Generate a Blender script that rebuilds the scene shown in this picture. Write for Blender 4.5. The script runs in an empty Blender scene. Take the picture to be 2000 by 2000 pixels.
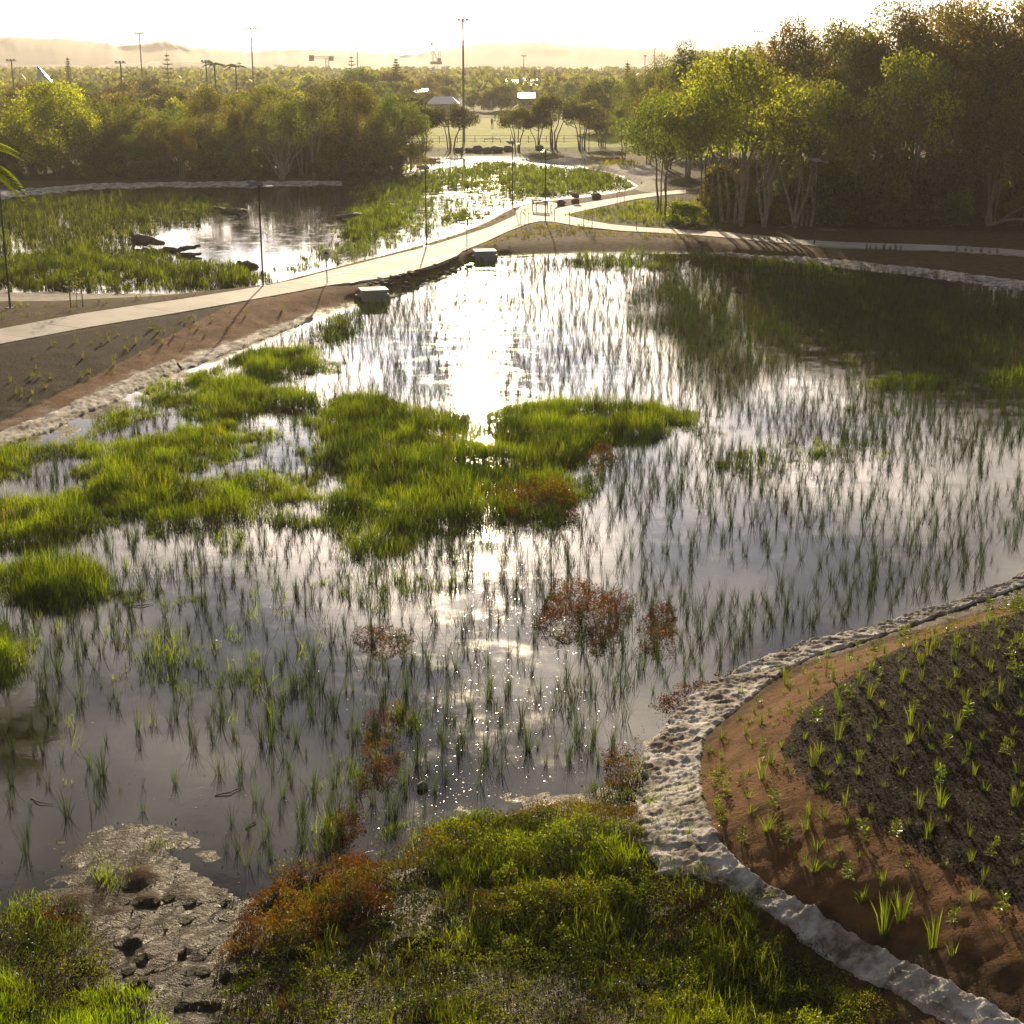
import bpy, math, random
import numpy as np
from mathutils import Vector

random.seed(7)
R = math.radians
scene = bpy.context.scene
COL = scene.collection

# ------------------------------------------------------------------ camera, sky, sun, exposure
CAM_H = 12.0
FPX = 3000.0                       # focal length in pixels of a 2000 px wide frame
PITCH = math.atan(875 / FPX)       # horizon at row 125
cam_d = bpy.data.cameras.new("camera")
cam_d.sensor_width = 36.0
cam_d.lens = 36.0 * FPX / 2000.0
cam_d.clip_start = 0.1
cam_d.clip_end = 20000
cam = bpy.data.objects.new("camera", cam_d)
COL.objects.link(cam)
cam.location = (0, 0, CAM_H)
cam.rotation_euler = (math.pi / 2 - PITCH, 0, 0)
scene.camera = cam

SUN_EL = R(12.3)
SUN_AZ = R(-1.2)                   # from +Y, towards +X
world = bpy.data.worlds.new("World")
scene.world = world
world.use_nodes = True
wt = world.node_tree
wn = wt.nodes
for n in list(wn):
    wn.remove(n)
w_out = wn.new("ShaderNodeOutputWorld")
w_bg = wn.new("ShaderNodeBackground")
w_bg.inputs["Strength"].default_value = 0.06
sky = wn.new("ShaderNodeTexSky")
sky.sky_type = 'NISHITA'
sky.sun_disc = False
sky.sun_elevation = SUN_EL
sky.sun_rotation = SUN_AZ
sky.altitude = 5
sky.air_density = 1.0
sky.dust_density = 3.0
sky.ozone_density = 1.0
# broken cloud, laid on a layer far above the ground (direction divided by its height)
w_geo = wn.new("ShaderNodeTexCoord")
w_sep = wn.new("ShaderNodeSeparateXYZ")
wt.links.new(w_geo.outputs["Generated"], w_sep.inputs[0])
w_max = wn.new("ShaderNodeMath"); w_max.operation = 'MAXIMUM'; w_max.inputs[1].default_value = 0.0
wt.links.new(w_sep.outputs["Z"], w_max.inputs[0])
w_add = wn.new("ShaderNodeMath"); w_add.operation = 'ADD'; w_add.inputs[1].default_value = 0.12
wt.links.new(w_max.outputs[0], w_add.inputs[0])
w_dx = wn.new("ShaderNodeMath"); w_dx.operation = 'DIVIDE'
w_dy = wn.new("ShaderNodeMath"); w_dy.operation = 'DIVIDE'
wt.links.new(w_sep.outputs["X"], w_dx.inputs[0]); wt.links.new(w_add.outputs[0], w_dx.inputs[1])
wt.links.new(w_sep.outputs["Y"], w_dy.inputs[0]); wt.links.new(w_add.outputs[0], w_dy.inputs[1])
w_cmb = wn.new("ShaderNodeCombineXYZ")
wt.links.new(w_dx.outputs[0], w_cmb.inputs[0]); wt.links.new(w_dy.outputs[0], w_cmb.inputs[1])
w_noise = wn.new("ShaderNodeTexNoise")
w_noise.inputs["Scale"].default_value = 1.7
w_noise.inputs["Detail"].default_value = 7.0
w_noise.inputs["Roughness"].default_value = 0.55
wt.links.new(w_cmb.outputs[0], w_noise.inputs["Vector"])
w_ramp = wn.new("ShaderNodeValToRGB")
w_ramp.color_ramp.elements[0].position = 0.44
w_ramp.color_ramp.elements[0].color = (0.34, 0.36, 0.43, 1)
w_ramp.color_ramp.elements[1].position = 0.64
w_ramp.color_ramp.elements[1].color = (2.1, 1.9, 1.7, 1)
wt.links.new(w_noise.outputs["Fac"], w_ramp.inputs[0])
w_mul = wn.new("ShaderNodeMix"); w_mul.data_type = 'RGBA'; w_mul.blend_type = 'MULTIPLY'
w_mul.inputs["Factor"].default_value = 1.0
w_hsv = wn.new("ShaderNodeHueSaturation"); w_hsv.inputs["Saturation"].default_value = 0.35
wt.links.new(sky.outputs[0], w_hsv.inputs["Color"])
wt.links.new(w_hsv.outputs[0], w_mul.inputs["A"])
wt.links.new(w_ramp.outputs[0], w_mul.inputs["B"])
wt.links.new(w_mul.outputs["Result"], w_bg.inputs["Color"])
wt.links.new(w_bg.outputs[0], w_out.inputs[0])

sun_d = bpy.data.lights.new("sun", 'SUN')
sun_d.energy = 4.6
sun_d.angle = R(0.55)
sun_d.color = (1.0, 0.79, 0.50)
sun = bpy.data.objects.new("sun", sun_d)
COL.objects.link(sun)
sun_dir = Vector((math.sin(SUN_AZ) * math.cos(SUN_EL), math.cos(SUN_AZ) * math.cos(SUN_EL), math.sin(SUN_EL)))
sun.rotation_euler = sun_dir.to_track_quat('Z', 'Y').to_euler()
sun.location = (0, 60, 60)

vs = scene.view_settings
vs.view_transform = 'Standard'
vs.look = 'None'
vs.gamma = 1.0
vs.exposure = 0.95
vs.use_curve_mapping = False
cy = scene.cycles
cy.use_denoising = True
cy.max_bounces = 7
cy.diffuse_bounces = 2
cy.glossy_bounces = 3
cy.transmission_bounces = 4
cy.transparent_max_bounces = 6
cy.volume_bounces = 0
cy.sample_clamp_indirect = 6.0
cy.caustics_reflective = False
cy.caustics_refractive = False

# ------------------------------------------------------------------ surveying helpers
_cp, _sp = math.cos(PITCH), math.sin(PITCH)


def ray(u, v):
    x = (u - 1000.0) / FPX
    y = -(v - 1000.0) / FPX
    return np.array([x, _cp + y * _sp, -_sp + y * _cp])


def G(u, v, z=0.0):
    """point of the level z that lies on the sight line through (u, v)"""
    d = ray(u, v)
    t = (z - CAM_H) / d[2]
    return (d[0] * t, d[1] * t)


def AT(u, v, Y):
    """point at distance Y on that sight line"""
    d = ray(u, v)
    t = Y / d[1]
    return (d[0] * t, Y, CAM_H + d[2] * t)


K = 2000.0 / 1932.0


def GP(pts, z=0.0, k=1.0):
    return np.array([G(u * k, v * k, z) for u, v in pts])


# ------------------------------------------------------------------ numpy noise and distances
def _hash(ix, iy, s):
    n = (ix * 374761393 + iy * 668265263 + s * 974634511) & 0x7fffffff
    n = ((n ^ (n >> 13)) * 1274126177) & 0x7fffffff
    n = n ^ (n >> 16)
    return (n & 0xffff) / 65535.0


def vnoise(x, y, s=0):
    x = np.asarray(x, float); y = np.asarray(y, float)
    ix = np.floor(x).astype(np.int64); iy = np.floor(y).astype(np.int64)
    fx = x - ix; fy = y - iy
    fx = fx * fx * (3 - 2 * fx); fy = fy * fy * (3 - 2 * fy)
    a = _hash(ix, iy, s); b = _hash(ix + 1, iy, s); c = _hash(ix, iy + 1, s); d = _hash(ix + 1, iy + 1, s)
    return (a * (1 - fx) + b * fx) * (1 - fy) + (c * (1 - fx) + d * fx) * fy


def fbm(x, y, s=0, o=4):
    r = 0; a = 0.5; f = 1.0
    for i in range(o):
        r = r + a * (vnoise(x * f, y * f, s + i * 17) - 0.5)
        a *= 0.5; f *= 2.03
    return r


def line_dist(px, py, pts, closed=False):
    pts = np.asarray(pts, float)
    n = len(pts)
    best = np.full(px.shape, 1e18)
    for i in range(n if closed else n - 1):
        ax, ay = pts[i]; bx, by = pts[(i + 1) % n]
        dx, dy = bx - ax, by - ay
        L = dx * dx + dy * dy + 1e-12
        t = np.clip(((px - ax) * dx + (py - ay) * dy) / L, 0, 1)
        qx = px - (ax + t * dx); qy = py - (ay + t * dy)
        np.minimum(best, qx * qx + qy * qy, out=best)
    return np.sqrt(best)


def inside(px, py, pts):
    pts = np.asarray(pts, float)
    res = np.zeros(px.shape, bool)
    n = len(pts)
    for i in range(n):
        ax, ay = pts[i]; bx, by = pts[(i + 1) % n]
        if ay == by:
            continue
        c = (ay > py) != (by > py)
        xi = (bx - ax) * (py - ay) / (by - ay) + ax
        res ^= c & (px < xi)
    return res


def sdf(px, py, pts):
    d = line_dist(px, py, pts, True)
    return np.where(inside(px, py, pts), d, -d)


# ------------------------------------------------------------------ plan of the place (metres, z up)
POND = GP([(-100, 925), (0, 885), (50, 868), (170, 805), (330, 722), (440, 667), (560, 622), (640, 584), (720, 566),
           (830, 512), (900, 491), (960, 484), (1100, 481), (1300, 480), (1450, 489), (1600, 505), (1750, 522),
           (1932, 547), (2200, 600), (2380, 760), (2250, 1000), (2050, 1055), (1932, 1082), (1800, 1130),
           (1650, 1178), (1540, 1203), (1480, 1222), (1400, 1255), (1330, 1300), (1280, 1340), (1225, 1400),
           (1200, 1450), (1150, 1485), (1050, 1492), (960, 1505), (850, 1545), (780, 1562), (720, 1600),
           (640, 1612), (560, 1650), (490, 1700), (430, 1690), (380, 1650), (330, 1590), (250, 1560),
           (180, 1582), (120, 1640), (50, 1690), (0, 1720), (-150, 1700), (-260, 1400), (-260, 1050)], 0, K)
POND2 = GP([(-300, 480), (-150, 568), (0, 566), (180, 570), (326, 573), (460, 567), (514, 560), (565, 548), (600, 537),
            (700, 511), (782, 488), (833, 474), (870, 462), (905, 448), (940, 434), (985, 412), (1004, 404), (1039, 393),
            (1077, 388), (1143, 383), (1221, 371), (1242, 364), (1221, 345), (1182, 334), (1124, 325), (1060, 321),
            (1000, 313), (940, 311), (872, 314), (848, 324), (794, 345), (755, 354), (667, 362), (543, 364), (362, 366),
            (181, 369), (0, 388), (-200, 402)], 0)
PZ = 0.56
MAIN_UP = GP([(-140, 668), (0, 642), (181, 608), (362, 583), (565, 550), (600, 539), (718, 510), (833, 482), (950, 446), (1006, 421)], PZ)
MAIN_LO = GP([(-140, 698), (0, 671), (181, 637), (362, 608), (600, 565), (641, 557), (713, 557), (891, 504), (897, 493), (950, 471), (991, 452)], PZ)
JUNC = GP([(1006, 421), (1007, 413), (1018, 403), (1045, 397), (1075, 394.5), (1092, 398), (1082, 409), (1099, 404.5), (1136, 397),
           (1126, 414), (1109, 419), (1116, 423), (1116, 439), (1078, 432.5), (1053.5, 432), (1033, 436), (991, 452)], PZ)
FAR_UP = GP([(1136, 397), (1194, 388), (1240, 380), (1289, 374.5), (1340, 370)], PZ)
FAR_LO = GP([(1126, 414), (1178, 402), (1240, 389), (1289, 381.5), (1340, 377)], PZ)
RT_UP = GP([(1116, 423), (1147, 430), (1198, 439), (1281, 446), (1350, 449.5), (1444, 455), (1561, 468), (1619, 472), (1832, 478), (2000, 488), (2150, 500)], PZ)
RT_LO = GP([(1116, 439), (1157, 446), (1219, 451), (1350, 458), (1444, 466), (1572, 478), (1638, 484), (1832, 488.5), (2000, 499), (2150, 512)], PZ)
PATHS = [np.vstack([MAIN_UP, MAIN_LO[::-1]]), JUNC, np.vstack([FAR_UP, FAR_LO[::-1]]), np.vstack([RT_UP, RT_LO[::-1]])]
CREST = GP([(2150, 1250), (1900, 1330), (1780, 1420), (1760, 1540), (1850, 1680), (2000, 1790), (2200, 1900)], 1.3)
FLAT = GP([(-100, 1960), (200, 1880), (500, 1860), (850, 1820), (1100, 1830), (1300, 1900), (1500, 1990)], 0.14)
FLAT2 = GP([(60, 1770), (330, 1700), (560, 1760)], 0.1)
BERM = GP([(985, 472), (1080, 466), (1200, 464), (1300, 466), (1420, 474), (1550, 486)], 0.5)
SANDBANK = GP([(1090, 312), (1180, 318), (1260, 345), (1290, 365)], 0.8)
LEFTSLOPE = GP([(-60, 800), (200, 700), (420, 625), (600, 570)], 0.25, K)
MUD_RIM = GP([(120, 1600), (240, 1560), (350, 1600), (450, 1680), (600, 1640), (760, 1570), (960, 1500), (1150, 1480)], 0, K)


def HT(px, py, fine=True):
    """ground height"""
    px = np.asarray(px, float); py = np.asarray(py, float)
    shp = px.shape
    px = px.ravel(); py = py.ravel()
    sd = np.maximum(sdf(px, py, POND), sdf(px, py, POND2))
    dp = np.full(px.shape, 1e9)
    inp = np.zeros(px.shape, bool)
    for p in PATHS:
        s = sdf(px, py, p)
        inp |= s > 0
        dp = np.minimum(dp, np.maximum(-s, 0))
    num = np.zeros(px.shape); den = np.zeros(px.shape)

    def feat(d, h, wgt=1.0):
        w = wgt / (d * d + 0.02)
        return w * h, w
    for d, h, wgt in ((np.maximum(-sd, 0), 0.0, 1.0), (dp, 0.53, 1.6), (line_dist(px, py, CREST), 1.45, 1.5),
                      (line_dist(px, py, FLAT), 0.13, 1.2), (line_dist(px, py, FLAT2), 0.09, 0.8),
                      (line_dist(px, py, BERM), 0.50, 1.0), (line_dist(px, py, SANDBANK), 0.6, 1.0)):
        a, w = feat(d, h, wgt)
        num += a; den += w
    num += 0.75 / 60 ** 2; den += 1.0 / 60 ** 2
    h = num / den
    h = np.where(inp, 0.46, h)
    wet = -np.minimum(0.32, 0.10 * np.maximum(sd, 0)) - 0.012
    h = np.where(sd > 0, wet, h)
    if fine:
        k = np.clip(dp / 0.6, 0, 1) * np.where(inp, 0, 1)
        near = np.clip((95 - py) / 45, 0.25, 1)
        h = h + k * near * (fbm(px * 1.6, py * 1.6, 3, 5) * 0.085 + fbm(px * 0.35, py * 0.35, 9, 3) * 0.10)
        fl = np.clip(1 - line_dist(px, py, FLAT) / 6.0, 0, 1) * (sd < 0)
        h = h + fl * (np.abs(fbm(px * 2.6, py * 2.6, 41, 5)) * 0.36 - 0.05)
        rb = np.clip(1 - line_dist(px, py, CREST) / 7.0, 0, 1) * (sd < 0)
        h = h + rb * fbm(px * 1.9, py * 1.9, 47, 4) * 0.10
        ll = np.clip(1 - line_dist(px, py, LEFTSLOPE) / 5.0, 0, 1) * (sd < 0) * k
        h = h + ll * (fbm(px * 2.4 + py * 0.6, py * 0.7, 51, 4) * 0.16 + fbm(px * 0.9, py * 0.9, 52, 3) * 0.12)
        # churned mud along the near shore breaks through the water here and there
        dm = line_dist(px, py, MUD_RIM)
        mm = np.clip(1 - dm / 2.6, 0, 1)
        h = h + mm * (fbm(px * 2.3, py * 2.3, 21, 4) * 0.20 + 0.012)
        # keep open water open away from the shore
        h = np.where((sd > 1.2) & (mm <= 0), np.minimum(h, -0.03), h)
    return h.reshape(shp)


def GT(u, v, k=1.0):
    """where the sight line through (u, v) meets the ground (or the water)"""
    z = 0.1
    for _ in range(14):
        x, y = G(u * k, v * k, z)
        z = 0.5 * z + 0.5 * max(0.0, float(HT(np.array([x]), np.array([y]), False)[0]))
    return x, y


def H1(x, y):
    return float(HT(np.array([x]), np.array([y]))[0])


# ------------------------------------------------------------------ materials
MATS = {}


def vary_by_object(m, lo=0.82, hi=1.08):
    """each slab poured a little lighter or darker"""
    nt = m.node_tree
    b = next(n for n in nt.nodes if n.type == 'BSDF_PRINCIPLED')
    src = b.inputs["Base Color"].links[0].from_socket
    oi = nt.nodes.new("ShaderNodeObjectInfo")
    mr = nt.nodes.new("ShaderNodeMapRange")
    mr.inputs["To Min"].default_value = lo; mr.inputs["To Max"].default_value = hi
    nt.links.new(oi.outputs["Random"], mr.inputs["Value"])
    mx = nt.nodes.new("ShaderNodeVectorMath"); mx.operation = 'SCALE'
    nt.links.new(src, mx.inputs[0]); nt.links.new(mr.outputs[0], mx.inputs["Scale"])
    nt.links.new(mx.outputs[0], b.inputs["Base Color"])



def new_mat(name):
    m = bpy.data.materials.new(name)
    m.use_nodes = True
    nt = m.node_tree
    for n in list(nt.nodes):
        nt.nodes.remove(n)
    out = nt.nodes.new("ShaderNodeOutputMaterial")
    MATS[name] = m
    return m, nt, out


def nd(nt, typ, **kw):
    n = nt.nodes.new(typ)
    for k, v in kw.items():
        setattr(n, k, v)
    return n


def noise_node(nt, scale, detail=4, rough=0.55, coord="Object"):
    tc = nd(nt, "ShaderNodeTexCoord")
    n = nd(nt, "ShaderNodeTexNoise")
    n.inputs["Scale"].default_value = scale
    n.inputs["Detail"].default_value = detail
    n.inputs["Roughness"].default_value = rough
    nt.links.new(tc.outputs[coord], n.inputs["Vector"])
    return n


def ramp(nt, src, stops):
    r = nd(nt, "ShaderNodeValToRGB")
    e = r.color_ramp.elements
    while len(e) < len(stops):
        e.new(0.5)
    for el, (p, c) in zip(e, stops):
        el.position = p
        el.color = (*c, 1) if len(c) == 3 else c
    nt.links.new(src, r.inputs[0])
    return r


def solid(name, c1, c2=None, rough=0.7, scale=6.0, bump=0.0, bscale=40.0, metal=0.0, spec=0.5):
    m, nt, out = new_mat(name)
    b = nd(nt, "ShaderNodeBsdfPrincipled")
    b.inputs["Roughness"].default_value = rough
    b.inputs["Metallic"].default_value = metal
    b.inputs["Specular IOR Level"].default_value = spec
    n = noise_node(nt, scale, 5)
    c2 = c2 or tuple(x * 0.75 for x in c1)
    r = ramp(nt, n.outputs["Fac"], [(0.3, c2), (0.7, c1)])
    nt.links.new(r.outputs[0], b.inputs["Base Color"])
    if bump:
        n2 = noise_node(nt, bscale, 4)
        bp = nd(nt, "ShaderNodeBump")
        bp.inputs["Strength"].default_value = bump
        bp.inputs["Distance"].default_value = 0.03
        nt.links.new(n2.outputs["Fac"], bp.inputs["Height"])
        nt.links.new(bp.outputs[0], b.inputs["Normal"])
    nt.links.new(b.outputs[0], out.inputs[0])
    return m


def leafy(name, dark, light, trans=0.5, gloss=0.06, rough=0.35, tcol=(1.25, 1.2, 0.55)):
    """thin leaf: colour between two greens by its own tint, lets light through"""
    m, nt, out = new_mat(name)
    at = nd(nt, "ShaderNodeAttribute"); at.attribute_name = "tint"
    oi = nd(nt, "ShaderNodeObjectInfo")
    r = ramp(nt, at.outputs["Fac"], [(0.0, dark), (0.45, tuple(d * 0.72 + l * 0.28 for d, l in zip(dark, light))), (1.0, light)])
    mul = nd(nt, "ShaderNodeMix", data_type='RGBA', blend_type='MULTIPLY')
    mul.inputs["Factor"].default_value = 1.0
    nt.links.new(r.outputs[0], mul.inputs["A"])
    nt.links.new(oi.outputs["Color"], mul.inputs["B"])
    tm = nd(nt, "ShaderNodeMix", data_type='RGBA', blend_type='MULTIPLY')
    tm.inputs["Factor"].default_value = 1.0
    tm.inputs["B"].default_value = (*tcol, 1)
    nt.links.new(mul.outputs["Result"], tm.inputs["A"])
    d = nd(nt, "ShaderNodeBsdfDiffuse")
    t = nd(nt, "ShaderNodeBsdfTranslucent")
    nt.links.new(mul.outputs["Result"], d.inputs["Color"])
    nt.links.new(tm.outputs["Result"], t.inputs["Color"])
    mx = nd(nt, "ShaderNodeMixShader"); mx.inputs[0].default_value = trans
    nt.links.new(d.outputs[0], mx.inputs[1]); nt.links.new(t.outputs[0], mx.inputs[2])
    g = nd(nt, "ShaderNodeBsdfGlossy"); g.inputs["Roughness"].default_value = rough
    g.inputs["Color"].default_value = (0.9, 0.9, 0.9, 1)
    mx2 = nd(nt, "ShaderNodeMixShader"); mx2.inputs[0].default_value = gloss
    nt.links.new(mx.outputs[0], mx2.inputs[1]); nt.links.new(g.outputs[0], mx2.inputs[2])
    nt.links.new(mx2.outputs[0], out.inputs[0])
    return m


leafy("tree_leaf", (0.06, 0.072, 0.016), (0.26, 0.28, 0.05), 0.62, 0.03, 0.4)
leafy("grass_blade", (0.022, 0.042, 0.004), (0.25, 0.34, 0.018), 0.68, 0.03, 0.4, (1.27, 1.22, 0.4))
leafy("sedge_blade", (0.016, 0.030, 0.008), (0.06, 0.085, 0.020), 0.4, 0.03, 0.3)
leafy("weed_leaf", (0.085, 0.024, 0.008), (0.17, 0.13, 0.018), 0.55, 0.012, 0.3, (1.35, 1.0, 0.5))
leafy("bank_leaf", (0.05, 0.09, 0.012), (0.24, 0.29, 0.025), 0.55, 0.05, 0.35)
solid("bark_pale", (0.34, 0.29, 0.23), (0.16, 0.13, 0.10), 0.85, 3.0)
solid("bark_dark", (0.12, 0.09, 0.065), (0.06, 0.045, 0.035), 0.9, 3.0)
solid("deadwood", (0.20, 0.15, 0.11), (0.10, 0.075, 0.055), 0.85, 4.0, 0.4, 20)
solid("concrete", (0.50, 0.47, 0.44), (0.33, 0.31, 0.285), 0.8, 0.55, 0.15, 30, spec=0.2)
vary_by_object(MATS["concrete"])
solid("concrete_edge", (0.62, 0.59, 0.55), (0.52, 0.50, 0.47), 0.7, 2.0)
solid("pit_concrete", (0.42, 0.41, 0.39), (0.28, 0.27, 0.26), 0.8, 2.0, 0.15, 30)
solid("dark_steel", (0.03, 0.03, 0.032), (0.02, 0.02, 0.021), 0.5, 5.0)
solid("galv_steel", (0.30, 0.30, 0.31), (0.22, 0.22, 0.23), 0.45, 5.0, metal=0.6)
solid("panel_glass", (0.02, 0.025, 0.04), (0.015, 0.02, 0.03), 0.12, 5.0)
solid("white_paint", (0.78, 0.78, 0.76), (0.70, 0.70, 0.68), 0.5, 3.0)
solid("black_print", (0.02, 0.02, 0.02), (0.015, 0.015, 0.015), 0.5, 3.0)
solid("timber", (0.24, 0.17, 0.11), (0.15, 0.10, 0.07), 0.75, 6.0)
solid("boulder_rock", (0.20, 0.17, 0.15), (0.09, 0.075, 0.065), 0.85, 1.8, 0.5, 8)
solid("roof_metal", (0.50, 0.53, 0.58), (0.42, 0.45, 0.50), 0.35, 1.0, metal=0.3)
solid("roof_white", (0.80, 0.79, 0.77), (0.70, 0.69, 0.67), 0.25, 1.0)
solid("wall_paint", (0.52, 0.48, 0.42), (0.42, 0.39, 0.34), 0.8, 1.0)
solid("wall_brick", (0.30, 0.17, 0.11), (0.22, 0.12, 0.08), 0.85, 2.0)
solid("window_glass", (0.05, 0.06, 0.07), (0.04, 0.05, 0.06), 0.1, 2.0)
solid("crane_paint", (0.55, 0.50, 0.38), (0.42, 0.38, 0.30), 0.6, 3.0)
solid("cloth_dark", (0.05, 0.05, 0.07), (0.03, 0.03, 0.05), 0.85, 8.0)
solid("skin", (0.42, 0.26, 0.18), (0.38, 0.23, 0.16), 0.6, 8.0)
solid("hair", (0.04, 0.025, 0.018), (0.03, 0.02, 0.014), 0.6, 8.0)
solid("hill_scrub", (0.09, 0.10, 0.05), (0.05, 0.065, 0.03), 0.9, 0.02)
solid("mulch_chip", (0.15, 0.10, 0.065), (0.02, 0.014, 0.010), 0.8, 9.0, spec=0.2)
solid("stone_pale", (0.48, 0.46, 0.43), (0.26, 0.25, 0.24), 0.8, 1.2, 0.3, 10)


def mat_ground():
    m, nt, out = new_mat("ground_soil")
    b = nd(nt, "ShaderNodeBsdfPrincipled")
    tc = nd(nt, "ShaderNodeTexCoord")

    def nz(scale, detail=5, rough=0.6):
        n = nd(nt, "ShaderNodeTexNoise")
        n.inputs["Scale"].default_value = scale
        n.inputs["Detail"].default_value = detail
        n.inputs["Roughness"].default_value = rough
        nt.links.new(tc.outputs["Object"], n.inputs["Vector"])
        return n.outputs["Fac"]

    def attr(name):
        a = nd(nt, "ShaderNodeAttribute"); a.attribute_name = name
        return a.outputs["Fac"]

    def math_(op, a, b_):
        n = nd(nt, "ShaderNodeMath", operation=op)
        for i, v in enumerate((a, b_)):
            if isinstance(v, (int, float)):
                n.inputs[i].default_value = v
            else:
                nt.links.new(v, n.inputs[i])
        return n.outputs[0]

    def mask(name, soft=0.1, wob=0.8, nscale=1.7):
        s = math_('ADD', attr(name), math_('MULTIPLY', math_('SUBTRACT', nz(nscale), 0.5), wob))
        mr = nd(nt, "ShaderNodeMapRange")
        mr.inputs["From Min"].default_value = -soft
        mr.inputs["From Max"].default_value = soft
        nt.links.new(s, mr.inputs["Value"])
        return mr.outputs[0]

    def mix(a, b_, f):
        n = nd(nt, "ShaderNodeMix", data_type='RGBA')
        nt.links.new(f, n.inputs["Factor"])
        nt.links.new(a, n.inputs["A"]); nt.links.new(b_, n.inputs["B"])
        return n.outputs["Result"]

    fine = nz(14.0, 6, 0.7)
    mid = nz(2.2, 5, 0.6)
    mulch = ramp(nt, fine, [(0.30, (0.010, 0.0075, 0.0055)), (0.54, (0.028, 0.020, 0.014)), (0.74, (0.085, 0.058, 0.038))]).outputs[0]
    jute = ramp(nt, mid, [(0.3, (0.12, 0.060, 0.027)), (0.7, (0.25, 0.140, 0.068))]).outputs[0]
    soil = ramp(nt, mid, [(0.3, (0.055, 0.036, 0.022)), (0.7, (0.15, 0.095, 0.055))]).outputs[0]
    sand = ramp(nt, mid, [(0.3, (0.36, 0.33, 0.30)), (0.7, (0.58, 0.55, 0.51))]).outputs[0]
    mud = ramp(nt, mid, [(0.3, (0.010, 0.008, 0.006)), (0.7, (0.045, 0.032, 0.022))]).outputs[0]
    turf = ramp(nt, nz(0.25, 4), [(0.3, (0.30, 0.36, 0.07)), (0.7, (0.40, 0.44, 0.10))]).outputs[0]  # colour raised to stand in for sunlight glowing through the blades
    litter = ramp(nt, mid, [(0.3, (0.025, 0.018, 0.011)), (0.7, (0.07, 0.055, 0.025))]).outputs[0]
    rough_grass = ramp(nt, nz(0.5, 5), [(0.3, (0.05, 0.065, 0.02)), (0.7, (0.12, 0.12, 0.04))]).outputs[0]
    far_green = ramp(nt, nz(0.03, 4), [(0.3, (0.035, 0.045, 0.018)), (0.7, (0.09, 0.09, 0.04))]).outputs[0]
    c = mix(soil, mulch, mask("z_mulch", 0.25, 1.6))
    c = mix(c, jute, mask("z_jute", 0.06, 0.35))
    c = mix(c, rough_grass, mask("z_rough", 0.6, 2.0, 0.7))
    c = mix(c, litter, mask("z_forest", 0.8, 3.0, 0.5))
    c = mix(c, sand, mask("z_sand", 0.08, 0.5))
    c = mix(c, turf, mask("z_field", 0.2, 0.3))
    c = mix(c, far_green, mask("z_far", 5.0, 10.0, 0.05))
    wetm = mask("z_wet", 0.05, 0.10, 3.0)
    c = mix(c, mud, wetm)
    nt.links.new(c, b.inputs["Base Color"])
    rr = nd(nt, "ShaderNodeMapRange")
    rr.inputs["To Min"].default_value = 0.9; rr.inputs["To Max"].default_value = 0.36
    nt.links.new(wetm, rr.inputs["Value"])
    nt.links.new(rr.outputs[0], b.inputs["Roughness"])
    pud = nd(nt, "ShaderNodeMapRange")
    pud.inputs["From Min"].default_value = 0.58; pud.inputs["From Max"].default_value = 0.68
    pud.inputs["To Min"].default_value = 0.0; pud.inputs["To Max"].default_value = 0.14
    nt.links.new(nz(2.8, 6, 0.7), pud.inputs["Value"])
    nt.links.new(math_('ADD', 0.03, math_('MULTIPLY', wetm, pud.outputs[0])), b.inputs["Specular IOR Level"])
    bp = nd(nt, "ShaderNodeBump")
    bp.inputs["Strength"].default_value = 1.0
    bp.inputs["Distance"].default_value = 0.09
    h = math_('ADD', math_('MULTIPLY', fine, 0.7), math_('ADD', nz(5.0, 6, 0.7), math_('MULTIPLY', nz(38.0, 3, 0.6), 0.35)))
    nt.links.new(h, bp.inputs["Height"])
    nt.links.new(bp.outputs[0], b.inputs["Normal"])
    nt.links.new(b.outputs[0], out.inputs[0])


mat_ground()


def mat_water():
    m, nt, out = new_mat("pond_water")
    b = nd(nt, "ShaderNodeBsdfPrincipled")
    b.inputs["IOR"].default_value = 1.333
    n0 = noise_node(nt, 0.35, 3)
    r = ramp(nt, n0.outputs["Fac"], [(0.35, (0.012, 0.011, 0.009)), (0.7, (0.028, 0.024, 0.018))])
    nt.links.new(r.outputs[0], b.inputs["Base Color"])
    # patches of surface film scatter the light wider than clean water
    n1 = noise_node(nt, 0.8, 5, 0.65)
    mr = nd(nt, "ShaderNodeMapRange")
    mr.inputs["From Min"].default_value = 0.45; mr.inputs["From Max"].default_value = 0.72
    mr.inputs["To Min"].default_value = 0.035; mr.inputs["To Max"].default_value = 0.17
    nt.links.new(n1.outputs["Fac"], mr.inputs["Value"])
    nt.links.new(mr.outputs[0], b.inputs["Roughness"])
    n2 = noise_node(nt, 2.6, 4, 0.6)
    n3 = noise_node(nt, 17.0, 3, 0.6)
    ad = nd(nt, "ShaderNodeMath", operation='MULTIPLY_ADD')
    ad.inputs[1].default_value = 0.16
    nt.links.new(n3.outputs["Fac"], ad.inputs[0])
    nt.links.new(n2.outputs["Fac"], ad.inputs[2])
    bp = nd(nt, "ShaderNodeBump")
    bp.inputs["Strength"].default_value = 0.04
    bp.inputs["Distance"].default_value = 0.035
    nt.links.new(ad.outputs[0], bp.inputs["Height"])
    nt.links.new(bp.outputs[0], b.inputs["Normal"])
    nt.links.new(b.outputs[0], out.inputs[0])


mat_water()


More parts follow.
